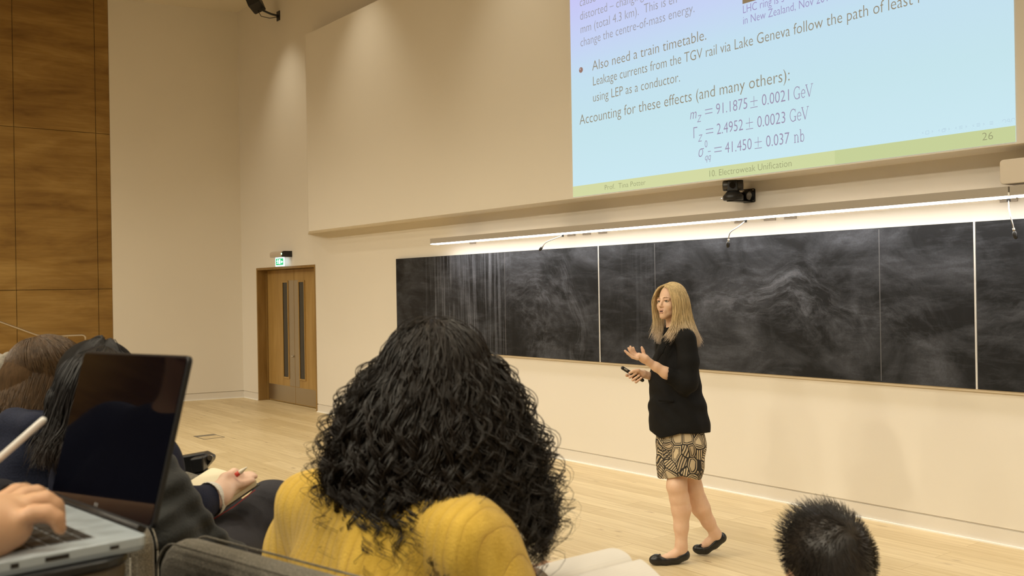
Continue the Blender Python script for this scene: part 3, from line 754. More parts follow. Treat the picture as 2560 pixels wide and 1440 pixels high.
# ------------------------------------------------------------------ people: materials
def m_skin(name, col, r=0.5):
    m, nt, b = new_mat(name); N = NT(nt)
    n = N.noise(N.coord(), 22, 4, 0.6)
    N.lk(N.ramp(n, [(0.3, tuple(c * k for c, k in zip(col, (0.93, 0.86, 0.84)))), (0.7, col)]), b.inputs['Base Color'])
    b.inputs['Roughness'].default_value = r
    b.inputs['Subsurface Weight'].default_value = 0.12; b.inputs['Subsurface Radius'].default_value = (0.012, 0.005, 0.003); b.inputs['Subsurface Scale'].default_value = 0.6
    return m
def m_cloth(name, col, scale=300, strength=0.25, rough=0.85, var=0.25, sheen=0.0, folds=0.0):
    m, nt, b = new_mat(name); N = NT(nt)
    n = N.noise(N.coord(), scale, 2, 0.6)
    N.lk(N.ramp(n, [(0.25, tuple(c * (1 - var) for c in col)), (0.75, tuple(min(1, c * (1 + var)) for c in col))]), b.inputs['Base Color'])
    b.inputs['Roughness'].default_value = rough; b.inputs['Specular IOR Level'].default_value = 0.25; b.inputs['Sheen Weight'].default_value = sheen
    h = n
    if folds: h = N.math('ADD', n, N.math('MULTIPLY', N.noise(N.coord((1, 1, 0.6)), 9, 3, 0.5, 0.8), folds))
    N.lk(N.bump(h, strength, 0.004), b.inputs['Normal'])
    return m
def m_hair(name, root, tip=None, z0=0.0, z1=1.0, rough=0.38, spec=0.5):
    m, nt, b = new_mat(name); N = NT(nt)
    n = N.noise(N.coord((60, 60, 6)), 2.0, 3, 0.6)
    c = N.ramp(n, [(0.3, tuple(x * 0.62 for x in root)), (0.7, tuple(min(1, x * 1.25) for x in root))])
    if tip:
        se = N.n('SeparateXYZ'); N.lk(N.coord(), se.inputs[0])
        f = N.math('DIVIDE', N.math('SUBTRACT', se.outputs[2], z1), z0 - z1, clamp=True)
        c = N.mix(f, c, N.ramp(n, [(0.3, tuple(x * 0.7 for x in tip)), (0.7, tip)]))
    N.lk(c, b.inputs['Base Color']); b.inputs['Roughness'].default_value = rough; b.inputs['Specular IOR Level'].default_value = spec
    return m
M_SKIN = m_skin('skin_light', (0.72, 0.485, 0.335))
M_SKIN2 = m_skin('skin_pale', (0.78, 0.55, 0.42))
M_SKIN3 = m_skin('skin_tan', (0.60, 0.36, 0.21))
M_LIP = mat('lip', (0.52, 0.26, 0.19), 0.45)
M_MOUTH = mat('mouth_inside', (0.06, 0.015, 0.012), 0.6)
M_EYEW = mat('eye_white', (0.55, 0.49, 0.44), 0.25)
M_IRIS = mat('iris', (0.05, 0.045, 0.035), 0.15)
M_BLK = m_cloth('black_wool', (0.0042, 0.0038, 0.0038), 260, 0.3, 0.85, 0.25, 0.0, 4.0)
M_SHOE = mat('shoe_leather', (0.008, 0.008, 0.008), 0.32, 0, 0.5)
M_PENB = mat('black_gloss', (0.01, 0.01, 0.011), 0.3)

class Fig:
    """a person: an Empty on the floor, x to the right of the view, y along it, z up"""
    def __init__(s, lat, depth, z, label, name='person', group=None, cat='person'):
        s.o = np.array([lat, depth, z]); s.root = thing(name, vloc(lat, depth, z), YAW, label, cat, group)
    def P(s, px, py, depth):
        v = at(px, py, depth); return np.array([v.dot(VR), v.dot(VF), v.z]) - s.o
    def A(s, lat, depth, z): return np.array([lat, depth, z]) - s.o
def head_prims(B, M, sc=1.0, ears=True, lips_open=0.0):
    """a face-forward head; M maps head space (x right, y forward, z up) to the figure"""
    R = np.array(M.to_3x3()); t = np.array(M.translation)
    def p(x, y, z): return R @ (np.array([x, y, z]) * sc) + t
    def ell(c, r, k=0.02, sub=False): B.ell(p(*c), np.array(r) * sc, R, k, sub)
    def cone(a, b, r1, r2, k=0.015): B.cone(p(*a), p(*b), r1 * sc, r2 * sc, k)
    ell((0, -0.014, 0.040), (0.072, 0.091, 0.082))
    ell((0, 0.028, -0.022), (0.0585, 0.062, 0.078), 0.025)
    for s in (-1, 1):
        cone((s * 0.049, 0.003, -0.040), (s * 0.009, 0.064, -0.092), 0.017, 0.014, 0.03)
        ell((s * 0.036, 0.060, -0.026), (0.024, 0.020, 0.024), 0.02)
        ell((s * 0.031, 0.093, 0.006), (0.017, 0.011, 0.0105), 0.008, True)
        cone((s * 0.012, 0.086, 0.021), (s * 0.046, 0.073, 0.018), 0.006, 0.006, 0.014)
        if ears: ell((s * 0.073, -0.008, -0.012), (0.009, 0.020, 0.031), 0.008)
    ell((0, 0.069, -0.093), (0.019, 0.017, 0.016), 0.02)
    cone((0, 0.086, 0.012), (0, 0.104, -0.024), 0.0075, 0.0095, 0.010)
    ell((0, 0.104, -0.029), (0.0085, 0.0095, 0.008), 0.006)
    for s in (-1, 1): ell((s * 0.0105, 0.095, -0.033), (0.0062, 0.0085, 0.006), 0.006)
    ell((0, 0.080, -0.062), (0.026, 0.015, 0.020), 0.014)
    return p
def face_parts(fig, M, sc, skin, brow):
    R = M.to_3x3()
    body = fig.body
    def p(x, y, z): return M @ Vector((x * sc, y * sc, z * sc))
    for s in (-1, 1):
        B = Body(0.001); B.ell(np.array(p(s * 0.031, 0.0755, 0.004)), np.array([0.0128] * 3) * sc)
        e = link('eye', B.mesh('eye', 0.002), M_EYEW, body)
        B = Body(0.001); B.ell(np.array(p(s * 0.031 - 0.002, 0.0835, 0.005)), np.array([0.0074, 0.0060, 0.0074]) * sc, np.array(R)); link('iris', B.mesh('iris', 0.0012), M_IRIS, e)
        B = Body(0.004); B.chain([np.array(p(s * a, b, c)) for a, b, c in ((0.015, 0.083, 0.008), (0.025, 0.0885, 0.0118), (0.036, 0.087, 0.0120), (0.048, 0.077, 0.007))], [0.0026, 0.0042, 0.0042, 0.0026])
        link('eyelid', B.mesh('eyelid', 0.0016), skin, body)
        B = Body(0.002); B.chain([np.array(p(s * a, b, c)) for a, b, c in ((0.0165, 0.0865, 0.0060), (0.026, 0.0915, 0.0085), (0.037, 0.0900, 0.0085), (0.049, 0.079, 0.0045))], [0.0008, 0.0012, 0.0012, 0.0009])
        link('eyelash', B.mesh('eyelash', 0.001), mat('lash', (0.03, 0.018, 0.01), 0.6), body)
        B = Body(0.003); B.chain([np.array(p(s * a, b, c)) for a, b, c in ((0.012, 0.0935, 0.0235), (0.024, 0.0925, 0.0275), (0.037, 0.086, 0.0285), (0.05, 0.074, 0.0245))], [0.0014, 0.0019, 0.0017, 0.0009])
        link('eyebrow', B.mesh('eyebrow', 0.0014), brow, body)
    up = Body(0.004); up.chain([np.array(p(a, b, c)) for a, b, c in ((-0.024, 0.0835, -0.0600), (-0.011, 0.0932, -0.0555), (0, 0.0952, -0.0562), (0.011, 0.0932, -0.0555), (0.024, 0.0835, -0.0600))], [0.0015, 0.0032, 0.003, 0.0032, 0.0015])
    link('upper_lip', up.mesh('upper_lip', 0.0016), M_LIP, body)
    lo = Body(0.004); lo.chain([np.array(p(a, b, c)) for a, b, c in ((-0.022, 0.0825, -0.0660), (-0.009, 0.0925, -0.0730), (0.009, 0.0925, -0.0730), (0.022, 0.0825, -0.0660))], [0.0015, 0.004, 0.004, 0.0015])
    link('lower_lip', lo.mesh('lower_lip', 0.0016), M_LIP, body)
    mo = Body(0.003); mo.chain([np.array(p(*q)) for q in ((-0.018, 0.0865, -0.0638), (-0.008, 0.0935, -0.0645), (0.008, 0.0935, -0.0645), (0.018, 0.0865, -0.0638))], [0.0014, 0.0036, 0.0036, 0.0014])
    link('mouth', mo.mesh('mouth', 0.0016), M_MOUTH, body)
def frame(fwd, up, loc):
    f = Vector(fwd).normalized(); u = Vector(up); r = f.cross(u).normalized(); u = r.cross(f)
    return Matrix(((r.x, f.x, u.x, loc[0]), (r.y, f.y, u.y, loc[1]), (r.z, f.z, u.z, loc[2]), (0, 0, 0, 1)))
def guided(guides, n, jit, r, seed, pts=7, wave=0.0, push=None):
    """strands between neighbouring guide curves"""
    rng = np.random.default_rng(seed); G = [np.array([list(q) for q in bez(g, pts)]) for g in guides]
    out = []
    for _ in range(n):
        a = rng.uniform(0, len(G) - 1); i = min(int(a), len(G) - 2); f = a - i
        P = G[i] * (1 - f) + G[i + 1] * f
        t = np.linspace(0, 1, len(P))
        end = rng.uniform(0.88, 1.0); P = np.stack([np.interp(t * end, t, P[:, k]) for k in range(3)], 1)
        o = rng.normal(0, jit, 3); o2 = rng.normal(0, jit * 1.6, 3)
        P = P + o * (0.35 + 0.65 * t[:, None]) + o2 * (t[:, None] ** 2)
        if push is not None:
            for c_, r_ in push:
                q = (P - c_) / r_; k = np.sqrt((q * q).sum(1)); P = c_ + (P - c_) * np.where(k < 1.0, (1.0 + 0.04 * rng.uniform(0, 1)) / np.maximum(k, 0.05), 1)[:, None]
        if wave:
            ph = rng.uniform(0, 6.28); P[:, 0] += wave * np.sin(t * 14 + ph) * t; P[:, 1] += wave * np.cos(t * 12 + ph) * t
        out.append((P, r * rng.uniform(0.7, 1.25) * np.clip(1.15 - t ** 4, 0.2, 1)))
    return out

# ------------------------------------------------------------------ the lecturer
LE = Fig(1.042, 6.08, 0.0, 'woman in a black blazer and patterned skirt lecturing before the chalkboard, hands raised')
def lp(px, py, dy): return LE.P(px, py, 6.08 + dy)
S_AX = (0.423, -0.906, 0); F_AX = (-0.906, -0.423, 0)
Mh = frame((-0.745, -0.66, 0.10), (0.06, 0.10, 1), lp(1676, 757, 0.0)); HS = 0.93
B = Body(0.02)
head_prims(B, Mh, HS)
B.cone(lp(1682, 775, 0.01), lp(1688, 826, 0.01), 0.050, 0.052, 0.03)
B.chain([lp(1690, 836, 0), lp(1690, 900, 0), lp(1690, 1000, 0), lp(1692, 1085, -0.03)], [0.06, 0.09, 0.09, 0.10], 0.03, S_AX, 1.3)
# legs
B.chain([lp(1694, 1090, -0.07), lp(1694, 1180, -0.095), lp(1692, 1216, -0.125), lp(1698, 1245, -0.12), lp(1703, 1272, -0.115), lp(1703, 1318, -0.12), lp(1703, 1362, -0.125), lp(1707, 1384, -0.125)],
        [0.075, 0.062, 0.060, 0.057, 0.058, 0.043, 0.034, 0.030], 0.02)
B.chain([lp(1703, 1372, -0.125), lp(1684, 1388, -0.135), lp(1650, 1398, -0.145)], [0.030, 0.026, 0.018], 0.02)
B.chain([lp(1712, 1090, 0.0), lp(1724, 1180, 0.0), lp(1732, 1222, 0.0), lp(1743, 1250, 0.01), lp(1752, 1270, 0.01), lp(1771, 1305, 0.03), lp(1787, 1332, 0.04), lp(1797, 1344, 0.045)],
        [0.085, 0.066, 0.060, 0.056, 0.056, 0.041, 0.033, 0.029], 0.02)
B.chain([lp(1790, 1340, 0.04), lp(1772, 1356, 0.045), lp(1750, 1369, 0.04)], [0.030, 0.026, 0.018], 0.02)
# near arm and open hand
B.chain([lp(1714, 848, -0.16), lp(1719, 958, -0.20), lp(1690, 946, -0.205), lp(1664, 932, -0.21), lp(1640, 917, -0.215), lp(1622, 905, -0.22)], [0.04, 0.036, 0.036, 0.034, 0.027, 0.0215], 0.015)
B.chain([lp(1622, 905, -0.22), lp(1611, 897, -0.222), lp(1596, 890, -0.224)], [0.021, 0.024, 0.020], 0.012, (0.3, -0.95, 0.3), 1.45)
for c in ([(1594, 897, -0.250), (1581, 893, -0.252), (1570, 884, -0.254), (1562.5, 877, -0.254)], [(1593, 894, -0.233), (1581, 886, -0.234), (1575, 876, -0.236), (1571, 870.5, -0.236)],
          [(1594, 891, -0.214), (1583, 883, -0.213), (1578, 873, -0.214), (1576, 866.5, -0.214)], [(1596, 889, -0.196), (1587, 882, -0.194), (1584, 874, -0.194), (1583, 869, -0.194)]):
    B.chain([lp(*q) for q in c], [0.0100, 0.0092, 0.0084, 0.0070], 0.004)
B.chain([lp(1611, 897, -0.205), lp(1610, 887, -0.200), lp(1607.5, 877, -0.20), lp(1604.5, 868.5, -0.202)], [0.015, 0.0118, 0.0100, 0.0078], 0.006)
# far arm and the hand that holds the pointer
B.chain([lp(1662, 850, 0.14), lp(1656, 952, 0.14), lp(1636, 943, 0.07), lp(1619, 938.5, 0.02)], [0.04, 0.036, 0.033, 0.022], 0.015)
B.chain([lp(1619, 938.5, 0.02), lp(1608, 935, 0.01), lp(1597, 932, 0.006)], [0.021, 0.024, 0.020], 0.012)
for c in ([(1593, 930, 0.018), (1578, 937, 0.022), (1567, 939, 0.010), (1566, 937, -0.004)], [(1593, 932, 0.012), (1577, 939, 0.014), (1574.5, 943, -0.012), (1590, 933.5, -0.022)],
          [(1597, 936, 0.010), (1584, 944, 0.012), (1582, 950, -0.012), (1598, 938.5, -0.022)], [(1602, 940, 0.008), (1592, 949, 0.010), (1590, 955, -0.012), (1603.5, 944.5, -0.020)]):
    B.chain([lp(*q) for q in c], [0.0098, 0.0092, 0.0086, 0.0076], 0.004)
B.chain([lp(1606, 932, -0.004), lp(1595, 926.5, -0.016), lp(1583, 928, -0.022), lp(1574, 932.5, -0.021)], [0.014, 0.0115, 0.0098, 0.0080], 0.006)
LE.body = link('body', B.mesh('lecturer_body', 0.0042), M_SKIN, LE.root)
face_parts(LE, Mh, HS, M_SKIN, mat('brow_brown', (0.30, 0.18, 0.085), 0.7))
# blazer
hemz = lambda x: 0.0
J = Body(0.03)
J.chain([lp(1692, 842, 0), lp(1694, 875, 0), lp(1688, 915, 0), lp(1687, 958, 0), lp(1692, 1020, -0.01), lp(1698, 1062, -0.02), lp(1701, 1100, -0.02)], [0.085, 0.112, 0.128, 0.142, 0.160, 0.166, 0.164], 0.03, S_AX, 1.22)
J.cone(lp(1708, 842, -0.135), lp(1668, 838, 0.13), 0.055, 0.052, 0.03)
J.cone(lp(1684, 820, 0.04), lp(1700, 828, 0.02), 0.048, 0.056, 0.02)
J.chain([lp(1715, 850, -0.15), lp(1722, 905, -0.185), lp(1722, 955, -0.205), lp(1712, 962, -0.205), lp(1668, 937, -0.21), lp(1650, 927, -0.213)], [0.060, 0.058, 0.057, 0.054, 0.042, 0.040], 0.025)
J.chain([lp(1662, 850, 0.14), lp(1656, 952, 0.14), lp(1640, 945, 0.085)], [0.060, 0.055, 0.045], 0.025)
cdir = lp(1650, 927, -0.213) - lp(1668, 937, -0.21); cdir /= np.linalg.norm(cdir)
J.cone(lp(1654, 936, -0.212), lp(1625, 915, -0.22), 0.052, 0.052, 0.004, sub=True)
hl, hr2 = lp(1631, 1087, -0.02), lp(1769, 1077, -0.02)
hm = lp(1697, 1096, -0.15)
def hem(X, Y, Z, Dd):
    zc = np.interp(X.ravel(), [hl[0] - 0.02, hl[0] + 0.03, hm[0], hr2[0], hr2[0] + 0.1], [hl[2] + 0.03, hl[2] - 0.012, hm[2] + 0.03, hr2[2], hr2[2] + 0.02])[:, None, None] - (Y * 0.04)
    return np.maximum(Dd, np.where(np.abs(Z - zc) < 0.3, zc - Z, Dd)).astype(np.float32)
def folds(X, Y, Z, Dd):
    w = 0.0035 * np.sin(Z * 60 + X * 45 + 2.2 * np.sin(Y * 17)) * np.exp(-((Z - 0.98) / 0.12) ** 2) + 0.003 * np.sin(X * 40 + Z * 9 + Y * 21)
    return (Dd + w).astype(np.float32)
J.warp(folds); J.warp(hem)
blazer = link('blazer', J.mesh('blazer', 0.0055), M_BLK, LE.root)
lap = Body(0.006)
lap.chain([lp(1692, 815, -0.06), lp(1679, 832, -0.115), lp(1664, 852, -0.14), lp(1652, 878, -0.145), lp(1641, 905, -0.13)], [0.012, 0.020, 0.022, 0.016, 0.006], 0.006, (-0.5, -0.85, 0.15), 0.35)
link('lapel', lap.mesh('lapel', 0.003), M_BLK, blazer)
pk = Body(0.004); pk.cone(lp(1648, 1001, -0.165), lp(1682, 1002, -0.188), 0.008, 0.008, 0.004, (-0.3, -0.95, 0), 0.35)
link('pocket_flap', pk.mesh('pocket_flap', 0.003), M_BLK, blazer)
cl = Body(0.003); cl.cone(lp(1632, 901, -0.12), lp(1626, 902, -0.12), 0.005, 0.004); link('clip_microphone', cl.mesh('clip_microphone', 0.0018), M_CHROME, blazer)
# patterned skirt
def m_skirt():
    m, nt, b = new_mat('skirt_print'); N = NT(nt)
    nz = N.n('TexNoise'); N.lk(N.coord(), nz.inputs['Vector']); nz.inputs['Scale'].default_value = 9; nz.inputs['Detail'].default_value = 1
    wv = N.n('VectorMath', operation='MULTIPLY_ADD'); N.lk(nz.outputs['Color'], wv.inputs[0]); wv.inputs[1].default_value = (0.03, 0.03, 0.03); N.lk(N.coord((1, 1, 0.8)), wv.inputs[2])
    def vor(scale, feat):
        v = N.n('TexVoronoi', feature=feat); N.lk(wv.outputs[0], v.inputs['Vector']); v.inputs['Scale'].default_value = scale; return v
    v1 = vor(15, 'DISTANCE_TO_EDGE'); e = v1.outputs['Distance']
    v1c = vor(15, 'F1')
    # outlines, an echo line inside each shape, and hatching in some of them
    line1 = N.math('LESS_THAN', e, 0.045)
    echo = N.math('LESS_THAN', N.math('ABSOLUTE', N.math('SUBTRACT', e, 0.13)), 0.028)
    echo2 = N.math('LESS_THAN', N.math('ABSOLUTE', N.math('SUBTRACT', e, 0.22)), 0.02)
    cell = N.n('SeparateColor'); N.lk(v1c.outputs['Color'], cell.inputs[0])
    se = N.n('SeparateXYZ'); N.lk(wv.outputs[0], se.inputs[0])
    hat = N.math('GREATER_THAN', N.math('SINE', N.math('ADD', N.math('MULTIPLY', se.outputs[0], 420), N.math('MULTIPLY', se.outputs[2], N.math('MULTIPLY', N.math('SUBTRACT', cell.outputs[1], 0.5), 900)))), 0.25)
    hat = N.math('MULTIPLY', hat, N.math('GREATER_THAN', cell.outputs[0], 0.60))
    d = N.math('MAXIMUM', N.math('MAXIMUM', line1, N.math('MULTIPLY', echo, N.math('LESS_THAN', cell.outputs[0], 0.75))), N.math('MAXIMUM', N.math('MULTIPLY', echo2, N.math('LESS_THAN', cell.outputs[2], 0.5)), hat))
    tone = N.ramp(cell.outputs[2], [(0.3, (0.62, 0.50, 0.33)), (0.7, (0.42, 0.32, 0.20))])
    N.lk(N.mix(d, tone, (0.02, 0.016, 0.013)), b.inputs['Base Color']); b.inputs['Roughness'].default_value = 0.8
    return m
K = Body(0.03)
K.chain([lp(1700, 1070, -0.04), lp(1702, 1110, -0.05), lp(1700, 1160, -0.055), lp(1695, 1215, -0.06)], [0.126, 0.133, 0.126, 0.112], 0.02, S_AX, 1.36)
kb0, kb1, kb2 = lp(1648, 1197, -0.06), lp(1706, 1204, -0.2), lp(1742, 1192, -0.06)
def skirt_hem(X, Y, Z, Dd):
    zc = np.interp(X.ravel(), [kb0[0], kb1[0], kb2[0]], [kb0[2], kb1[2] + 0.035, kb2[2]])[:, None, None] + (Y * 0.0)
    return np.maximum(Dd, zc - Z).astype(np.float32)
K.warp(skirt_hem)
link('skirt', K.mesh('skirt', 0.005), m_skirt(), LE.root)
# ballet flats
def shoe(pts, rs, rim, bow):
    Q = Body(0.02)
    Q.chain([lp(*p) for p in pts], rs, 0.015)
    rx = [lp(p[0], p[1], p[2])[0] for p in rim]; rz = [lp(p[0], p[1], p[2])[2] for p in rim]
    def cut(X, Y, Z, Dd):
        zc = np.interp(X.ravel(), rx, rz)[:, None, None]
        return np.maximum(Dd, (Z - zc) + 0 * Y).astype(np.float32)
    Q.warp(cut)
    o = link('shoe', Q.mesh('shoe', 0.0032), M_SHOE, LE.root)
    bw = Body(0.003); a = lp(*bow)
    bw.cone(a + np.array([-0.008, -0.012, 0.002]), a + np.array([0.006, 0.012, 0.0]), 0.006, 0.006); bw.ell(a, (0.006, 0.006, 0.006))
    link('bow', bw.mesh('bow', 0.002), M_SHOE, o)
shoe([(1710, 1387, -0.125), (1690, 1394, -0.13), (1662, 1399, -0.145), (1640, 1399, -0.15), (1633, 1400, -0.152)], [0.036, 0.036, 0.036, 0.030, 0.025],
     [(1620, 1375, -0.15), (1644, 1384, -0.14), (1652, 1389, -0.14), (1666, 1394, -0.14), (1690, 1391, -0.13), (1712, 1379, -0.125), (1724, 1371, -0.12)], (1648, 1388, -0.155))
shoe([(1803, 1344, 0.045), (1784, 1357, 0.045), (1763, 1371, 0.04), (1748, 1373, 0.04), (1741, 1372, 0.04)], [0.034, 0.036, 0.034, 0.028, 0.024],
     [(1730, 1360, 0.04), (1748, 1362, 0.04), (1757, 1368, 0.04), (1768, 1366, 0.04), (1780, 1354, 0.04), (1795, 1340, 0.04), (1812, 1326, 0.04)], (1751, 1363, 0.02))
# long blond hair, paler at the tips
M_BLOND = m_hair('blond_hair', (0.62, 0.465, 0.245), (0.74, 0.61, 0.52), 1.30, 1.48, 0.5, 0.3)
HB = Body(0.02)
pm = lambda x, y, z: np.array(Mh @ Vector((x * HS, y * HS, z * HS)))
HB.ell(pm(0, -0.022, 0.046), np.array([0.079, 0.090, 0.086]) * HS, np.array(Mh.to_3x3()))
HB.chain([lp(1700, 745, -0.03), lp(1708, 790, -0.02), lp(1716, 828, -0.03), lp(1734, 850, -0.03)], [0.036, 0.033, 0.025, 0.010], 0.03, (0.5, -0.86, 0), 1.3)
HB.ell(pm(0, 0.085, -0.03), np.array([0.060, 0.055, 0.078]) * HS, np.array(Mh.to_3x3()), 0.01, True)
hb = link('hair', HB.mesh('hair_mass', 0.005), M_BLOND, LE.root)
near = [[(1661, 714, -0.02), (1673, 722, -0.07), (1681, 745, -0.095), (1686, 775, -0.10), (1684, 808, -0.105), (1672, 838, -0.125), (1658, 858, -0.13)],
        [(1664, 712, -0.02), (1680, 720, -0.07), (1690, 745, -0.10), (1694, 778, -0.105), (1692, 808, -0.115), (1684, 832, -0.14), (1668, 850, -0.15)],
        [(1668, 710, 0.0), (1690, 718, -0.06), (1702, 745, -0.095), (1706, 780, -0.10), (1709, 806, -0.115), (1714, 824, -0.15), (1726, 840, -0.155)],
        [(1672, 709, 0.0), (1698, 718, -0.04), (1712, 745, -0.07), (1717, 780, -0.075), (1723, 810, -0.09), (1733, 838, -0.13), (1744, 860, -0.13)],
        [(1675, 708, 0.02), (1704, 718, 0.0), (1719, 745, -0.01), (1724, 780, -0.02), (1731, 812, -0.03), (1740, 840, -0.06), (1750, 862, -0.07)],
        [(1675, 708, 0.03), (1704, 718, 0.05), (1718, 745, 0.06), (1723, 780, 0.06), (1729, 812, 0.04), (1737, 838, 0.02), (1746, 858, 0.0)],
        [(1672, 708, 0.04), (1690, 716, 0.09), (1700, 742, 0.11), (1704, 780, 0.11), (1706, 810, 0.10), (1708, 832, 0.09), (1710, 850, 0.08)]]
far = [[(1660, 713, 0.0), (1646, 721, 0.02), (1636, 738, 0.035), (1632, 757, 0.05), (1635, 785, 0.06), (1636, 812, 0.05), (1627, 836, 0.03)],
       [(1662, 712, 0.02), (1650, 720, 0.06), (1641, 740, 0.075), (1638, 765, 0.08), (1643, 795, 0.07), (1647, 825, 0.03), (1644, 856, -0.03)],
       [(1665, 711, 0.03), (1660, 720, 0.09), (1656, 742, 0.10), (1655, 770, 0.10), (1657, 800, 0.08), (1656, 830, 0.03), (1648, 856, -0.03)]]
st = guided([[lp(*q) for q in g] for g in near], 2000, 0.0062, 0.00125, 3, wave=0.003, push=[(pm(0, -0.022, 0.046), 0.0855)]) + guided([[lp(*q) for q in g] for g in far], 520, 0.0055, 0.00125, 4, wave=0.003)
link('hair_strands', tubes_mesh('blond_strands', st, 4), M_BLOND, hb)
# the pointer in her far hand
pt = thing('presentation_pointer', vloc(*(LE.o + lp(1581, 935, -0.006))), YAW, 'small black presentation pointer held in her hand', 'remote control')
a, c2 = lp(1556.7, 920, 0.0) - lp(1581, 935, -0.006), lp(1606, 950.5, -0.006) - lp(1581, 935, -0.006)
Q = Body(0.004); Q.cone(a, c2, 0.0115, 0.0115, 0.003, (0, 1, 0), 0.75); link('casing', Q.mesh('pointer', 0.002), M_PENB, pt)
Q = Body(0.002); Q.cone(a * 0.8 + [0, -0.0075, 0.004], a * 0.55 + [0, -0.0075, 0.004], 0.004, 0.004); link('button', Q.mesh('pointer_button', 0.0015), M_CHROME, pt)
# ------------------------------------------------------------------ seats of the lecture theatre
M_FELT = None
def m_felt():
    m, nt, b = new_mat('grey_felt'); N = NT(nt)
    n1 = N.noise(N.coord(), 330, 3, 0.7); n2 = N.noise(N.coord(), 40, 3, 0.6)
    c = N.mix(N.ramp(n2, [(0.3, (0, 0, 0)), (0.7, (0.5, 0.5, 0.5))]), N.ramp(n1, [(0.3, (0.085, 0.077, 0.062)), (0.5, (0.20, 0.18, 0.145)), (0.7, (0.36, 0.325, 0.265))]), (0.17, 0.15, 0.115))
    N.lk(c, b.inputs['Base Color']); b.inputs['Roughness'].default_value = 0.95; b.inputs['Specular IOR Level'].default_value = 0.1
    b.inputs['Sheen Weight'].default_value = 0.2
    N.lk(N.bump(n1, 0.5, 0.003), b.inputs['Normal'])
    return m
M_FELT = m_felt()
M_SHELL = mat('seat_shell', (0.010, 0.010, 0.013), 0.5)
M_HINGE = mat('hinge_black', (0.010, 0.010, 0.011), 0.35)
T2, T3 = 0.45, 0.72          # floors of the second and third row
def chair(name, lat, depth, z, head, label, arms=(-1, 1), top=0.87, tablet=0):
    """head: heading of the seat; origin on the floor under the top of its back"""
    t = thing(name, vloc(lat, depth, z), head, label, 'chair', 'upholstered lecture theatre seats')
    w, th = 0.50, 0.066
    pad = MB().prism(rrect(w, top - 0.42, 0.055, 6, 0, (top + 0.42) / 2), 0.0, th).build('backrest', M_FELT, t, 0.031, seg=5)
    for y in (0.006, th - 0.006):
        o = rrect(w - 0.004, top - 0.42 - 0.004, 0.055, 8, 0, (top + 0.42) / 2); o = [(x, y, q) for x, q in o]; o.append(o[0])
        MB().tube(o, 0.0017, 6).build('piping', M_FELT, pad)
    MB().prism(rrect(w - 0.03, top - 0.12, 0.05, 6, 0, (top - 0.12) / 2 + 0.045), -0.016, 0.004).build('back_shell', M_SHELL, t, 0.01)
    MB().prism(rrect(w - 0.02, 0.09, 0.035, 5, 0, 0.405), th, th + 0.46).build('seat', M_FELT, t, 0.015, seg=3)
    MB().box(-0.2, 0.2, 0.06, 0.42, 0.33, 0.362).build('seat_pan', M_SHELL, t, 0.008)
    MB().box(-0.03, 0.03, 0.12, 0.24, 0.012, 0.33).box(-0.16, 0.16, 0.06, 0.30, 0.0, 0.012).build('pedestal', M_SHELL, t, 0.006)
    for s in arms:
        a = MB().prism(rrect(0.07, 0.05, 0.022, 5, s * 0.29, 0.70), 0.10, 0.42).build('armrest', M_FELT, t, 0.016, seg=3)
        MB().box(s * 0.29 - 0.012, s * 0.29 + 0.012, 0.14, 0.40, 0.34, 0.675).box(min(s * 0.2, s * 0.29), max(s * 0.2, s * 0.29), 0.16, 0.36, 0.34, 0.36).build('arm_support', M_SHELL, a, 0.004)
    return t
HD = math.radians(12.3)
chair('theatre_seat', -0.36, 1.325, T2, HD, 'grey felt seat behind the curly-haired person in the mustard sweater', arms=())
chair('theatre_seat', -0.88, 1.865, T2, HD + 0.05, 'grey felt seat beyond the laptop, with a folded tablet arm at its far side', arms=(), top=0.835)
chair('theatre_seat', -1.37, 2.24, T2, HD + 0.08, 'grey felt seat of the brown-haired person, left of the laptop', arms=())
# folded writing tablet beyond the notebook
ft = thing('folded_tablet_arm', vloc(-0.83, 2.62, T2), YAW, 'black folded writing-tablet arm with bolts and a felt armrest beyond the notebook', 'tablet arm')
q0 = [at(px, py, 2.62) for px, py in ((436, 1150), (452, 1140), (515, 1129), (535, 1140), (534, 1150), (515, 1172), (515, 1178), (438, 1190))]
def loc_poly(t, pts):
    inv = (Matrix.Translation(t.location) @ Matrix.Rotation(t.rotation_euler.z, 4, 'Z')).inverted()
    return [inv @ Vector(p) for p in pts]
pp = loc_poly(ft, q0); ym = sum(p.y for p in pp) / len(pp)
MB().prism([(p.x, p.z) for p in pp], ym - 0.02, ym + 0.02).build('tablet', M_HINGE, ft, 0.006)
hb1 = loc_poly(ft, [at(484, 1142, 2.6), at(518, 1136, 2.6), at(519, 1172, 2.6), at(490, 1178, 2.6)])
MB().prism([(p.x, p.z) for p in hb1], ym - 0.055, ym - 0.018).build('hinge_block', M_HINGE, ft, 0.004)
hb2 = loc_poly(ft, [at(491, 1178, 2.6), at(525, 1176, 2.6), at(526, 1205, 2.6), at(494, 1250, 2.6)])
MB().prism([(p.x, p.z) for p in hb2], ym - 0.05, ym + 0.015).build('arm_block', M_HINGE, ft, 0.004)
mt = loc_poly(ft, [at(500, 1200, 2.6)])[0]
MB().box(mt.x - 0.02, mt.x + 0.015, ym - 0.03, ym + 0.01, 0.0, mt.z).build('post', M_HINGE, ft, 0.004)
for px, py, r in ((454, 1151, 0.003), (446, 1168, 0.003), (526, 1144, 0.0075)):
    p = loc_poly(ft, [at(px, py, 2.6)])[0]; yy = ym - 0.0205 if r < 0.005 else ym - 0.020
    MB().tube([(p.x, yy, p.z), (p.x, yy - 0.004, p.z)], r, 12).build('bolt', M_RAIL, ft)
p = loc_poly(ft, [at(526, 1182, 2.6)])[0]
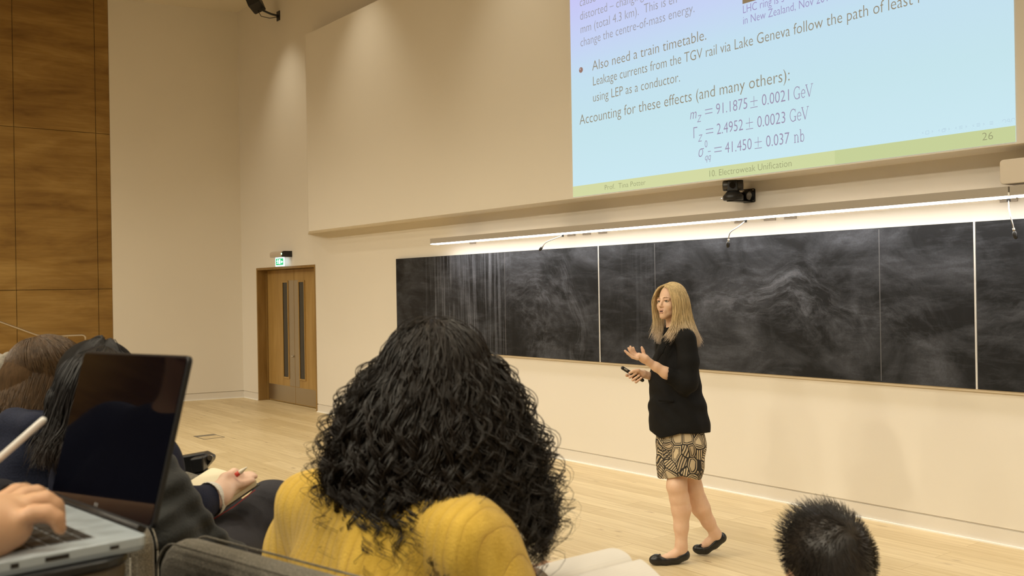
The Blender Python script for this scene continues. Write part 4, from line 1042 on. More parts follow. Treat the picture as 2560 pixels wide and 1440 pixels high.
MB().tube([(p.x - 0.004, ym - 0.03, p.z), (p.x + 0.012, ym - 0.035, p.z - 0.008)], 0.0022, 6).build('pin', M_HINGE, ft)

ap = loc_poly(ft, [at(462, 1204, 2.56), at(545, 1232, 2.56)])
aq = Body(0.02); aq.cone(np.array(ap[0]), np.array(ap[1]), 0.026, 0.028); link('armrest', aq.mesh('felt_armrest', 0.004), M_FELT, ft)
aq = Body(0.02); aq.cone(np.array(loc_poly(ft, [at(432, 1190, 2.6)])[0]), np.array(loc_poly(ft, [at(440, 1320, 2.6)])[0]), 0.03, 0.03); link('arm_panel', aq.mesh('felt_panel', 0.005), M_FELT, ft)

# ------------------------------------------------------------------ curly-haired person in the mustard sweater
CU = Fig(-0.21, 1.62, T2, 'person with a mass of dark curly hair in a mustard sweater, seen from behind')
fw = np.array([0.64, 0.77, 0]); rt = np.array([0.77, -0.64, 0])
def cu(f, r, z):                      # forward, right of the neck, height above the stage
    return CU.A(-0.21, 1.62, z) + fw * f + rt * r
HCn = CU.P(1092, 985, 1.68)
def m_knit():
    m, nt, b = new_mat('mustard_knit'); N = NT(nt)
    mp = N.n('Mapping'); tc = N.n('TexCoord'); N.lk(tc.outputs['Object'], mp.inputs[0]); mp.inputs['Rotation'].default_value = (0, 0, math.radians(39.7))
    se = N.n('SeparateXYZ'); N.lk(mp.outputs[0], se.inputs[0])
    wob = N.math('MULTIPLY', N.noise(N.coord(), 8, 2, 0.5), 0.02)
    rib = N.math('POWER', N.math('ABSOLUTE', N.math('SINE', N.math('MULTIPLY', N.math('ADD', se.outputs[0], wob), 150.0))), 0.35)
    fz = N.noise(N.coord(), 260, 4, 0.7); f2 = N.noise(N.coord((1, 1, 0.35)), 40, 3, 0.6)
    c = N.ramp(f2, [(0.3, (0.60, 0.375, 0.05)), (0.7, (0.76, 0.50, 0.085))])
    c = N.mix(N.math('MULTIPLY', N.math('SUBTRACT', 1.0, rib), N.ramp(f2, [(0.42, (0.08, 0.08, 0.08)), (0.68, (0.8, 0.8, 0.8))])), c, (0.34, 0.165, 0.022))
    N.lk(c, b.inputs['Base Color']); b.inputs['Roughness'].default_value = 0.95; b.inputs['Sheen Weight'].default_value = 0.25; b.inputs['Specular IOR Level'].default_value = 0.1
    N.lk(N.bump(N.math('ADD', N.math('MULTIPLY', rib, 0.9), fz), 0.55, 0.006), b.inputs['Normal'])
    return m
RTT = tuple(rt)
B = Body(0.02)
Mc = frame((0.35, 0.93, -0.28), (0.02, 0.15, 1), HCn)
head_prims(B, Mc, 0.98)
B.cone(HCn + [0, 0, -0.07], cu(-0.01, 0, 1.34), 0.052, 0.056, 0.03)
B.chain([cu(-0.01, 0, 1.30), cu(-0.03, 0, 1.2), cu(-0.05, 0, 1.10), cu(-0.07, 0, 1.04)], [0.07, 0.085, 0.08, 0.085], 0.03, RTT, 1.35)
hp = CU.P(1322, 1452, 1.84)
B.chain([cu(0.0, 0.185, 1.297), cu(0.06, 0.27, 1.07), hp + np.array([-0.10, -0.05, 0.0]), hp + np.array([-0.03, -0.02, 0.005]), hp + np.array([0.03, 0.02, 0.006])], [0.04, 0.036, 0.027, 0.027, 0.020], 0.015)
for k in range(4):
    o = rt * (0.022 - 0.015 * k)
    B.chain([hp + np.array([0.025, 0.02, 0.006]) + o, hp + np.array([0.05, 0.045, 0.012]) + o, hp + np.array([0.065, 0.065, -0.006]) + o], [0.0095, 0.009, 0.0075], 0.004)
B.chain([hp + np.array([-0.03, 0.0, 0.004]) - rt * 0.03, hp + np.array([0.0, 0.035, 0.0]) - rt * 0.045, hp + np.array([0.025, 0.055, -0.008]) - rt * 0.04], [0.013, 0.011, 0.008], 0.004)
B.chain([cu(0.0, -0.185, 1.30), cu(0.04, -0.30, 1.08), cu(0.26, -0.2, 1.10), cu(0.36, -0.1, 1.115)], [0.04, 0.036, 0.026, 0.026], 0.015)
for s in (-1, 1):
    B.chain([cu(-0.08, s * 0.10, 1.01), cu(0.33, s * 0.11, 0.995), cu(0.36, s * 0.11, 0.55), cu(0.44, s * 0.11, 0.49)], [0.085, 0.058, 0.04, 0.035], 0.02)
CU.body = link('body', B.mesh('seated_body', 0.006), M_SKIN3, CU.root)
W = Body(0.03)
W.chain([cu(0.0, 0, 1.325), cu(-0.015, 0, 1.24), cu(-0.04, 0, 1.12), cu(-0.07, 0, 1.06), cu(-0.08, 0, 1.04)], [0.075, 0.118, 0.118, 0.125, 0.125], 0.04, RTT, 1.42)
W.cone(cu(0.0, -0.175, 1.305), cu(0.0, 0.175, 1.300), 0.066, 0.066, 0.05)
W.chain([cu(0.0, -0.185, 1.30), cu(0.02, -0.315, 1.10), cu(0.22, -0.22, 1.10), cu(0.30, -0.15, 1.11)], [0.070, 0.062, 0.048, 0.042], 0.03)
W.chain([cu(0.0, 0.185, 1.297), cu(0.06, 0.27, 1.08), hp + np.array([-0.16, -0.08, -0.01]), hp + np.array([-0.11, -0.055, 0.0])], [0.068, 0.060, 0.045, 0.040], 0.03)
W.cone(cu(0.01, 0, 1.335), cu(0.03, 0, 1.375), 0.066, 0.060, 0.02)
W.warp(lambda X, Y, Z, Dd: (Dd + 0.003 * np.sin(Z * 38 + X * 30 + 2 * np.sin(Y * 20)) + 0.002 * np.sin(X * 70 - Z * 20)).astype(np.float32))
sweater = link('sweater', W.mesh('sweater', 0.0065), m_knit(), CU.root)
T = Body(0.02)
for s in (-1, 1):
    T.chain([cu(-0.08, s * 0.09, 1.012), cu(0.34, s * 0.11, 0.995), cu(0.37, s * 0.11, 0.60)], [0.10, 0.07, 0.055], 0.02)
link('trousers', T.mesh('trousers', 0.01), m_cloth('dark_jeans', (0.02, 0.022, 0.035)), CU.root)
# her hair: a mass of spiral locks
M_CURL = m_hair('curly_dark_hair', (0.016, 0.0105, 0.007), None, rough=0.40, spec=0.42)
HBc = Body(0.03)
HBc.ell(HCn + [0, -0.01, 0.012], (0.092, 0.104, 0.105))
HBc.ell(CU.P(1078, 1100, 1.65), (0.112, 0.085, 0.11)); HBc.ell(CU.P(1085, 1215, 1.64), (0.135, 0.08, 0.085))
HBc.cone(CU.P(1300, 1230, 1.69), CU.P(1325, 1330, 1.69), 0.03, 0.015)
hm_ = link('hair', HBc.mesh('curly_mass', 0.008), m_hair('curly_hair_depth', (0.008, 0.006, 0.004), None, rough=0.8, spec=0.1), CU.root)
rng = np.random.default_rng(11)
SY = np.array([815, 850, 900, 950, 1000, 1050, 1100, 1150, 1200, 1250, 1300, 1350, 1400, 1450.])
SCX = np.array([1100, 1100, 1088, 1082, 1077, 1073, 1075, 1075, 1076, 1087, 1104, 1104, 1100, 1098.])
SHW = np.array([10, 88, 152, 184, 207, 227, 248, 266, 277, 280, 282, 272, 258, 250.])
SHD = np.array([0.03, 0.075, 0.11, 0.125, 0.14, 0.15, 0.155, 0.16, 0.168, 0.19, 0.215, 0.24, 0.255, 0.265])
EX = np.array([780, 820, 870, 900, 960, 1020, 1060, 1090, 1120, 1150, 1200, 1280, 1300, 1350, 1400.])
EY = np.array([1180, 1330, 1430, 1400, 1325, 1325, 1350, 1430, 1400, 1320, 1290, 1290, 1380, 1425, 1330.])
DZ0 = 1.655
pxm = 2450 / DZ0
strands = []
def lock(P0, az, y_end, u, nst, amp, lam, rad, seed_off=0.0, fly=False):
    n = 90 if fly else 48; t = np.linspace(0, 1, n)
    y0 = 720 - (P0[2] + CU.o[2] - HC) * pxm
    y = y0 + (y_end - y0) * (0.12 * t + 0.88 * t ** 1.55)
    cx = (np.interp(y, SY, SCX) - 1280) / pxm - CU.o[0]; hw = np.interp(y, SY, SHW) / pxm; hd = np.interp(y, SY, SHD)
    s = np.clip(t / 0.42, 0, 1); s = 1 - (1 - s) ** 2.2
    drift = az + rng.normal(0, 0.12) * t
    X = P0[0] + (cx + u * hw * np.cos(drift) - P0[0]) * s
    Y = P0[1] + (HCn[1] - 0.01 + u * hd * np.sin(drift) - P0[1]) * s
    Z = HC - (y - 720) / pxm - CU.o[2]
    C = np.stack([X, Y, Z], 1)
    k = np.sqrt((((C - HCn - [0, -0.01, 0.012]) / np.array([0.094, 0.106, 0.107])) ** 2).sum(1)); f = np.where(k < 1.03, 1.03 / k, 1)[:, None]
    C = (C - HCn) * f + HCn
    seg = np.linalg.norm(np.diff(C, axis=0), axis=1); L = np.concatenate([[0], np.cumsum(seg)])
    out = np.stack([np.cos(drift), np.sin(drift), 0 * t], 1); tan = np.stack([-np.sin(drift), np.cos(drift), 0 * t], 1)
    lt = np.clip((L / 0.34), 0, 1.2)
    A = amp * (0.15 + 0.85 * np.clip((lt - 0.10) / 0.6, 0, 1) ** 1.0)
    ph0 = rng.uniform(0, 6.28); sg = rng.choice([-1, 1])
    lamv = lam * (1.5 - 0.75 * np.clip(lt, 0, 1)); ph = ph0 + sg * np.concatenate([[0], np.cumsum(2 * np.pi * seg / lamv[1:])])
    for q in range(nst):
        o = rng.normal(0, 1, 3) * (0.0016 + 0.0026 * (0 if fly else 1)) * (1 - 0.35 * t[:, None])
        pj = rng.normal(0, 0.13); aj = A * rng.uniform(0.85, 1.15)
        S = C + o + out * (aj * np.cos(ph + pj))[:, None] + tan * (aj * np.sin(ph + pj))[:, None]
        S[:, 2] += 0.35 * aj * np.sin(ph * 1.0 + pj + 1)
        m = int(n * rng.uniform(0.86, 1.0)); S = S[:m]
        strands.append((S, rad * rng.uniform(0.75, 1.3) * np.clip(1.12 - np.linspace(0, 1, m) ** 5, 0.15, 1)))
for i in range(760):
    az = rng.uniform(0, 2 * np.pi) if i % 5 < 2 else rng.uniform(np.pi * 0.95, 2 * np.pi * 1.02)
    el = np.arccos(rng.uniform(0.02, 1.0)); el = min(el, 1.35)
    P0 = HCn + np.array([0, -0.01, 0.012]) + np.array([0.088 * np.sin(el) * np.cos(az), 0.10 * np.sin(el) * np.sin(az), 0.102 * np.cos(el)])
    u = rng.uniform(0.62, 1.0) ** 0.7
    xe = np.interp(1250, SY, SCX) + u * 285 * np.cos(az)
    ye = np.interp(xe, EX, EY) + rng.normal(0, 22)
    if np.sin(az) > 0.3: ye = min(ye, 1300)
    ye -= (1 - u) * 40
    lock(P0, az, ye, u, 9, rng.uniform(0.007, 0.0145), rng.uniform(0.042, 0.075), 0.0010)
for i in range(110):                         # loose flyaway curls round the outline
    az = rng.choice([rng.normal(0, 0.35), rng.normal(np.pi, 0.35), rng.uniform(np.pi, 2 * np.pi)])
    el = rng.uniform(0.3, 1.3)
    P0 = HCn + np.array([0, -0.01, 0.012]) + np.array([0.088 * np.sin(el) * np.cos(az), 0.10 * np.sin(el) * np.sin(az), 0.102 * np.cos(el)])
    xe = 1090 + 300 * np.cos(az)
    lock(P0, az, np.interp(xe, EX, EY) + rng.normal(-40, 60), rng.uniform(1.0, 1.16), 2, rng.uniform(0.010, 0.022), rng.uniform(0.04, 0.075), 0.0007, fly=True)
link('hair_strands', tubes_mesh('curls', strands, 3), M_CURL, hm_)

# her open notebook
M_PAGE = mat('notebook_page', (0.80, 0.75, 0.68), 0.7)
def m_ruled(name, base, gap, axis=1):
    m, nt, b = new_mat(name); N = NT(nt)
    se = N.n('SeparateXYZ'); N.lk(N.coord(), se.inputs[0])
    l = N.math('LESS_THAN', N.math('FRACT', N.math('DIVIDE', se.outputs[axis], gap)), 0.07)
    N.lk(N.mix(N.math('MULTIPLY', l, 0.35), base, (0.45, 0.46, 0.52)), b.inputs['Base Color']); b.inputs['Roughness'].default_value = 0.7
    return m
c0 = at(1512, 1392, 2.0)
nbk = thing('open_notebook', c0, 0, 'open notebook with ruled white pages beside the mustard sweater', 'notebook')
sv = VR * -0.79 + VF * -0.61; av = VR * 0.36 - VF * 0.933
Mn = Matrix(((av.x, sv.x, 0, 0), (av.y, sv.y, 0, 0), (0, 0, 1, 0), (0, 0, 0, 1)))
def page_block(x0, prof, lift, th, ln=0.205):
    mb = MB(); vs = []; n = len(prof)
    for y in (0.0, ln):
        for (x, z) in prof: vs.append(Mn @ Vector((x0 + x, y, z)))
        for (x, z) in prof: vs.append(Mn @ Vector((x0 + x, y, 0.0)))
    fs = []
    for i in range(n - 1):
        fs += [(i, i + 1, 2 * n + i + 1, 2 * n + i), (n + i, 3 * n + i, 3 * n + i + 1, n + i + 1), (i, n + i, n + i + 1, i + 1), (2 * n + i, 2 * n + i + 1, 3 * n + i + 1, 3 * n + i)]
    fs += [(0, 2 * n, 3 * n, n), (n - 1, 2 * n - 1, 4 * n - 1, 3 * n - 1)]
    mb.add(vs, fs); return mb
tt = np.linspace(0, 1, 20)
lpz = [(0.128 * a, 0.006 + 0.026 * math.sin(math.pi * min(1, a * 0.62 + 0.12)) * (1 if a < 0.8 else math.sqrt(max(0, 1 - ((a - 0.8) / 0.2) ** 2)) * 0.85 + 0.15)) for a in tt]
rpz = [(0.13 * a, 0.004 + 0.030 * (math.sqrt(max(0, 1 - ((0.22 - a) / 0.22) ** 2)) if a < 0.22 else 1 - 0.7 * ((a - 0.22) / 0.78) ** 1.4)) for a in tt]
mr = m_ruled('ruled_page', (0.80, 0.75, 0.68), 0.0075, 0)
p1 = page_block(0, lpz, 0, 0).build('page_block', mr, nbk)
p2 = page_block(0.128, rpz, 0, 0).build('page_block', mr, nbk)
for q in (p1, p2):
    for f in q.data.polygons: f.use_smooth = True
    q.modifiers.new('split', 'EDGE_SPLIT').split_angle = 0.9
cv = MB().box(-0.006, 0.262, -0.004, 0.209, -0.004, -0.0005, Mn); cv.build('cover', mat('notebook_cover', (0.02, 0.02, 0.025), 0.5), nbk)

# ------------------------------------------------------------------ generic seated person for the neighbours
def seated(fig, N_, z_sh, hips, fwd, rgt, skin, HM, hsc=0.98, arms=True):
    """N_: base of the neck; hips: centre of the pelvis"""
    fwd = np.array(fwd); rgt = np.array(rgt); R3 = tuple(rgt)
    B = Body(0.02); head_prims(B, HM, hsc)
    hc = np.array(HM.translation)
    B.cone(hc + np.array(HM.to_3x3() @ Vector((0, -0.03, -0.06))), N_, 0.052, 0.058, 0.03)
    B.chain([N_ + [0, 0, -0.04], N_ * 0.6 + hips * 0.4, hips], [0.055, 0.06, 0.06], 0.03, R3, 1.4)
    return B

# person with long straight black hair, writing
BK = Fig(-0.86, 2.22, T2, 'person with long straight black hair and a navy sleeve, writing beyond the laptop')
fb_, rb_ = np.array([0.42, 0.91, 0]), np.array([0.91, -0.42, 0])
HMb = frame((0.62, 0.74, -0.25), (0.1, 0.2, 1), BK.P(256, 994, 2.2))
nb_ = BK.P(290, 1085, 2.2); hipb = BK.A(-0.68, 2.05, T2 + 0.59)
B = seated(BK, nb_, 1.25, hipb, fb_, rb_, M_SKIN2, HMb)
q_ = lambda px, py, d: BK.P(px, py, d * 0.955)
wr = q_(524, 1252, 2.42)
shR, elR = BK.P(358, 1160, 2.1), BK.P(400, 1320, 2.22)
B.chain([shR, elR, wr], [0.045, 0.040, 0.026], 0.02)
hand_f = BK.P(584, 1203, 2.50)
B.chain([wr, q_(545, 1236, 2.43), q_(574, 1212, 2.48)], [0.022, 0.027, 0.023], 0.02, (0.2, -0.6, 0.75), 0.66)
for c in ([(577, 1203, 2.50), (600, 1190, 2.53), (622, 1185, 2.55), (634, 1186, 2.56)], [(583, 1209, 2.49), (606, 1199, 2.52), (626, 1193, 2.54), (640, 1191, 2.55)],
          [(586, 1217, 2.48), (606, 1210, 2.50), (622, 1204, 2.52), (632, 1201, 2.53)], [(570, 1199, 2.51), (589, 1186, 2.54), (602, 1184, 2.55), (612, 1190, 2.55)]):
    B.chain([q_(*q) for q in c], [0.0095, 0.0085, 0.0078, 0.0065], 0.003)
B.chain([q_(545, 1225, 2.44), q_(562, 1196, 2.48), q_(585, 1182, 2.51), q_(598, 1184, 2.52)], [0.015, 0.013, 0.011, 0.009], 0.006)
knee = BK.P(684, 1264, 2.56); hipR = BK.P(470, 1460, 2.12)
B.chain([hipb, hipR, BK.P(588, 1362, 2.47), knee, BK.P(660, 1400, 2.68)], [0.08, 0.06, 0.045, 0.035, 0.03], 0.02)
BK.body = link('body', B.mesh('writer_body', 0.006), M_SKIN2, BK.root)
J = Body(0.03)
J.chain([nb_ + [0, 0, -0.03], BK.P(290, 1190, 2.12), BK.P(320, 1350, 2.06), hipb], [0.075, 0.11, 0.115, 0.13], 0.03, tuple(rb_), 1.35)
J.cone(BK.P(205, 1160, 2.28), BK.P(355, 1165, 2.1), 0.06, 0.06, 0.04)
J.chain([shR, elR, q_(470, 1274, 2.35), q_(512, 1254, 2.41)], [0.066, 0.056, 0.046, 0.040], 0.03)
link('jumper', J.mesh('navy_jumper', 0.007), m_cloth('navy_wool', (0.010, 0.012, 0.030), 260, 0.3), BK.root)
J = Body(0.002); e0 = q_(508, 1256, 2.405); e1 = q_(522, 1250, 2.42); J.cone(e0, e1, 0.0435, 0.0425); J.cone(e0 - (e1 - e0) * 1.2, e0 - (e1 - e0) * 0.2, 0.048, 0.047, 0.002, sub=True)
link('shirt_cuff', J.mesh('shirt_cuff', 0.002), m_cloth('white_cotton', (0.72, 0.68, 0.62), 300, 0.1), BK.root)
T = Body(0.03)
T.chain([hipb, hipR, BK.P(588, 1362, 2.47), knee], [0.12, 0.10, 0.078, 0.063], 0.03)
T.chain([knee, BK.P(672, 1300, 2.6), BK.P(650, 1400, 2.7), BK.P(630, 1600, 2.7)], [0.066, 0.055, 0.05, 0.045], 0.02)
T.chain([hipb - rb_ * 0.1, BK.P(560, 1400, 2.55), BK.P(590, 1700, 2.75)], [0.1, 0.07, 0.05], 0.03)
T.warp(lambda X, Y, Z, Dd: (Dd + 0.0025 * np.sin(X * 55 + Z * 80 + Y * 30)).astype(np.float32))
link('trousers', T.mesh('slate_trousers', 0.007), m_cloth('slate_cotton', (0.038, 0.036, 0.042), 420, 0.2, 0.85, 0.15), BK.root)
G = Body(0.03)
G.chain([BK.P(392, 1180, 2.02), BK.P(418, 1245, 1.99), BK.P(450, 1310, 1.98), BK.P(500, 1372, 2.0), BK.P(560, 1412, 2.06), BK.P(610, 1450, 2.12)], [0.045, 0.048, 0.048, 0.046, 0.045, 0.04], 0.02)
G.chain([BK.P(390, 1240, 1.98), BK.P(415, 1350, 1.93), BK.P(500, 1460, 1.98), BK.P(570, 1540, 2.05)], [0.045, 0.06, 0.07, 0.07], 0.02)
G.warp(lambda X, Y, Z, Dd: (Dd + 0.006 * np.sin(X * 34 + Z * 52 + 2.5 * np.sin(Y * 16 + X * 14)) + 0.003 * np.sin(Z * 120 - X * 60)).astype(np.float32))
link('coat', G.mesh('charcoal_coat', 0.006), m_cloth('charcoal_coat', (0.011, 0.0115, 0.0105), 200, 0.3, 0.7, 0.3, 0.1), BK.root)
M_BLACKH = m_hair('straight_black_hair', (0.012, 0.009, 0.008), (0.045, 0.024, 0.012), 0.80, 0.98, 0.45, 0.28)
HBk = Body(0.02)
pb = lambda x, y, z: np.array(HMb @ Vector((x, y, z)))
HBk.ell(pb(0, -0.02, 0.045), (0.076, 0.090, 0.084), np.array(HMb.to_3x3()))
HBk.chain([BK.P(225, 965, 2.14), BK.P(190, 1020, 2.12), BK.P(165, 1080, 2.10), BK.P(130, 1140, 2.08)], [0.065, 0.055, 0.036, 0.012], 0.03)
HBk.chain([BK.P(262, 965, 2.14), BK.P(255, 1020, 2.10), BK.P(215, 1100, 2.05)], [0.06, 0.055, 0.03], 0.03)
hk = link('hair', HBk.mesh('black_hair_mass', 0.006), m_hair('black_hair_depth', (0.010, 0.008, 0.007), None, rough=0.75, spec=0.12), BK.root)
gd = [[(250, 872, 2.18), (190, 895, 2.12), (150, 945, 2.10), (132, 1010, 2.09), (122, 1070, 2.07), (98, 1120, 2.05), (84, 1160, 2.04)],
      [(255, 870, 2.16), (205, 890, 2.08), (172, 945, 2.05), (156, 1010, 2.04), (146, 1080, 2.03), (130, 1130, 2.02), (140, 1166, 2.01)],
      [(258, 869, 2.15), (228, 888, 2.07), (200, 945, 2.03), (185, 1010, 2.02), (175, 1080, 2.01), (158, 1120, 2.0), (165, 1150, 2.0)],
      [(262, 869, 2.15), (255, 888, 2.07), (235, 945, 2.03), (222, 1010, 2.02), (205, 1080, 2.01), (190, 1130, 2.0), (180, 1170, 2.0)],
      [(266, 870, 2.16), (282, 890, 2.09), (275, 945, 2.05), (262, 1010, 2.04), (245, 1080, 2.03), (230, 1130, 2.0), (225, 1180, 2.0)],
      [(270, 871, 2.18), (305, 892, 2.14), (312, 945, 2.13), (302, 1010, 2.12), (290, 1080, 2.1), (280, 1130, 2.1), (270, 1180, 2.1)]]
st = guided([[BK.P(*q) for q in g] for g in gd], 2200, 0.006, 0.0011, 8, wave=0.004, push=[(pb(0, -0.02, 0.045), 0.0925), (BK.P(225, 960, 2.14), 0.070), (BK.P(190, 1010, 2.12), 0.06)])
link('hair_strands', tubes_mesh('black_strands', st, 3), M_BLACKH, hk)
# the small notebook and the pencil under her hand
n0, n1 = at(503, 1297, 2.38 * 0.955), at(646, 1199, 2.56 * 0.955)
nt_ = thing('pocket_notebook', n0, 0, 'small open notebook with cream pages and red ribbon on the crossed leg', 'notebook')
ex = n1 - n0; ey = VU.cross(ex).normalized(); ey = (ey if ey.dot(VF) > 0 else -ey) + VU * 0.16; ez = ex.cross(ey).normalized(); ez = ez if ez.z > 0 else -ez
def slab(o, u0, u1, v0, v1, w0, w1, M):
    return MB().box(u0, u1, v0, v1, w0, w1, M)
Lx, Ly = ex.length, 0.15
ux = ex.normalized(); uy = (ey - ux * ey.dot(ux)).normalized()
Mq = Matrix(((ux.x, uy.x, ez.x, 0), (ux.y, uy.y, ez.y, 0), (ux.z, uy.z, ez.z, 0), (0, 0, 0, 1)))
MB().prism([(x, z) for x, z in rrect(Lx, Ly, 0.012, 4, Lx / 2, Ly / 2)], 0, 0.012, Mq @ Matrix(((1, 0, 0, 0), (0, 0, 1, 0), (0, 1, 0, -0.012), (0, 0, 0, 1)))).build('page_block', m_cloth('cream_paper', (0.74, 0.66, 0.48), 500, 0.02, 0.8, 0.03), nt_)
MB().box(-0.002, Lx + 0.002, -0.002, Ly + 0.002, -0.0155, -0.0125, Mq).build('cover', mat('black_cover', (0.008, 0.008, 0.009), 0.45), nt_)
MB().tube([Mq @ Vector((0.02, -0.004, -0.017)), Mq @ Vector((Lx * 0.5, -0.006, -0.021)), Mq @ Vector((Lx * 0.9, -0.005, -0.017))], 0.0014, 6).build('ribbon', mat('red_ribbon', (0.35, 0.02, 0.02), 0.6), nt_)
pc = thing('pencil', at(600, 1181, 2.485 * 0.955), 0, 'pale pencil with a red end between the writing fingers', 'pencil')
pa, pb2 = at(590, 1188, 2.485 * 0.955) - pc.location, at(618, 1167.5, 2.485 * 0.955) - pc.location
dpc = pb2 - pa
MB().tube([pa, pa + dpc * 0.32], [0.0060, 0.0056], 10).build('grip', mat('pencil_red', (0.55, 0.05, 0.03), 0.4), pc)
MB().tube([pa + dpc * 0.32, pa + dpc * 0.5, pa + dpc * 0.95, pb2], [0.0056, 0.0052, 0.0016, 0.0008], 10).build('shaft', mat('pencil_cream', (0.78, 0.70, 0.55), 0.4), pc)

# brown-haired person with a thinning crown and a navy hood
BR = Fig(-1.20, 2.52, T2, 'person with thinning brown hair and a navy hooded top at the left edge')
HMr = frame((0.72, 0.66, -0.36), (0.15, 0.3, 1), BR.P(130, 972, 2.5))
nr = BR.P(95, 1055, 2.46); hipr = BR.A(-1.17, 2.45, T2 + 0.60)
B = seated(BR, nr, 1.3, hipr, (0.64, 0.77, 0), (0.77, -0.64, 0), M_SKIN2, HMr)
BR.body = link('body', B.mesh('brown_body', 0.007), M_SKIN2, BR.root)
J = Body(0.03)
J.chain([nr + [0, 0, -0.03], BR.P(60, 1180, 2.42), BR.P(40, 1400, 2.36), hipr], [0.085, 0.12, 0.125, 0.13], 0.03, (0.77, -0.64, 0), 1.4)
J.cone(BR.P(-40, 1150, 2.56), BR.P(150, 1150, 2.40), 0.065, 0.065, 0.04)
J.chain([BR.P(-40, 1150, 2.56), BR.P(-90, 1350, 2.6), BR.P(20, 1360, 2.72)], [0.065, 0.055, 0.045], 0.03)
J.chain([BR.P(150, 1150, 2.40), BR.P(130, 1360, 2.48), BR.P(190, 1330, 2.78)], [0.065, 0.055, 0.045], 0.03)
J.chain([BR.P(5, 1065, 2.40), BR.P(30, 1052, 2.34), BR.P(85, 1065, 2.29), BR.P(140, 1085, 2.30), BR.P(165, 1070, 2.36)], [0.022, 0.026, 0.03, 0.028, 0.02], 0.015)
J.cone(BR.P(60, 1090, 2.36), BR.P(80, 1130, 2.32), 0.06, 0.05, 0.03)
T = Body(0.03)
for s in (-1, 1):
    k = hipr + np.array([0.64, 0.77, 0]) * 0.45 + np.array([0.77, -0.64, 0]) * 0.1 * s
    T.chain([hipr, k, k + [0.05, 0.05, -0.52]], [0.12, 0.07, 0.05], 0.02)
link('hooded_top', J.mesh('hooded_top', 0.008), m_cloth('navy_fleece', (0.014, 0.017, 0.035), 220, 0.35), BR.root)
link('trousers', T.mesh('dark_trousers', 0.012), m_cloth('dark_cotton', (0.03, 0.03, 0.035)), BR.root)
M_BROWN = m_hair('brown_hair', (0.095, 0.052, 0.021), (0.20, 0.11, 0.03), 0.84, 0.93, 0.42, 0.4)
HBr = Body(0.02); Rr = np.array(HMr.to_3x3()); pr = lambda x, y, z: np.array(HMr @ Vector((x, y, z)))
HBr.ell(pr(0, -0.022, 0.040), (0.0755, 0.0935, 0.0835), Rr)
HBr.cone(pr(0, -0.06, 0.0), pr(0, -0.055, -0.06), 0.070, 0.062, 0.03)
HBr.ell(pr(0.0, -0.060, 0.135), (0.040, 0.046, 0.031), Rr, 0.008, True)
hr_ = link('hair', HBr.mesh('brown_hair_mass', 0.005), m_hair('brown_hair_depth', (0.075, 0.041, 0.017), None, rough=0.75, spec=0.12), BR.root)
rng = np.random.default_rng(21); strands = []
for i in range(2400):
    az = rng.uniform(0, 2 * np.pi); el0 = rng.uniform(0.10, 1.7) ** 1.1
    c0 = np.array([0, -0.022, 0.040]); rr = np.array([0.083, 0.099, 0.089])
    crown = np.array([0.0, -0.55, 0.83])
    d0 = np.array([np.sin(el0) * np.cos(az), np.sin(el0) * np.sin(az), np.cos(el0)])
    d0 = d0 @ np.array([[1, 0, 0], [0, 0.83, 0.55], [0, -0.55, 0.83]]); d = d0.copy(); pts = []
    flow = d0 - crown * (d0 @ crown); flow /= np.linalg.norm(flow) + 1e-6
    sw = np.cross(crown, flow) * 0.35
    for k in range(16):
        lift = 1.02 + 0.035 * min(1, k / 4) + rng.normal(0, 0.004)
        p = c0 + rr * d * lift
        pts.append(pr(*p)); d = d + (flow + sw) * 0.055 + np.array([0, 0, -0.035]); d /= np.linalg.norm(d)
    strands.append((np.array(pts), 0.0009 * np.linspace(1, 0.3, 16)))
for i in range(1500):                                                        # the fringe of hair over the nape
    a = rng.uniform(-2.0, 2.0); z_top = rng.uniform(0.0, 0.118); zr_ = rng.uniform(-0.012, 0.018); pts = []
    for k in range(10):
        f = k / 9; r = 1.03 + 0.02 * math.sin(f * 3) + 0.10 * f * f * rng.uniform(0.2, 1)
        hz = max(0.0, z_top * (1 - f) - f * 0.088 - 0.04) / 0.089; sh = math.sqrt(max(0.05, 1 - hz * hz))
        p = np.array([0.080 * r * sh * math.sin(a), -0.022 - 0.099 * r * sh * math.cos(a) * (1 - 0.12 * f), z_top - f * (0.088 + z_top + zr_)]); pts.append(pr(*p))
    strands.append((np.array(pts), 0.0010 * np.linspace(1, 0.4, 10)))
link('hair_strands', tubes_mesh('brown_strands', strands, 3), M_BROWN, hr_)

# pale jacket over a seat at the left edge
gj = thing('knitted_jacket', vloc(-1.78, 2.82, T2), HD + 0.1, 'pale grey knitted jacket hung over a seat back at the left edge', 'jacket')
iv = (Matrix.Translation(gj.location) @ Matrix.Rotation(HD + 0.1, 4, 'Z')).inverted()
g = lambda px, py, d: np.array(iv @ at(px, py, d))
Q = Body(0.02); Q.chain([g(18, 897, 2.86), g(-10, 940, 2.86), g(-30, 1040, 2.86), g(-40, 1500, 2.86)], [0.022, 0.05, 0.07, 0.09], 0.03)
Q.cone(g(-20, 920, 2.86), g(-200, 930, 2.95), 0.04, 0.05); Q.cone(g(-60, 1000, 2.9), g(-60, 1760, 2.9), 0.08, 0.12)
Q.warp(lambda X, Y, Z, Dd: (Dd + 0.005 * np.sin(X * 90 + Z * 30)).astype(np.float32))
link('cloth', Q.mesh('jacket', 0.008), m_cloth('pale_knit', (0.26, 0.23, 0.185), 150, 0.5), gj)

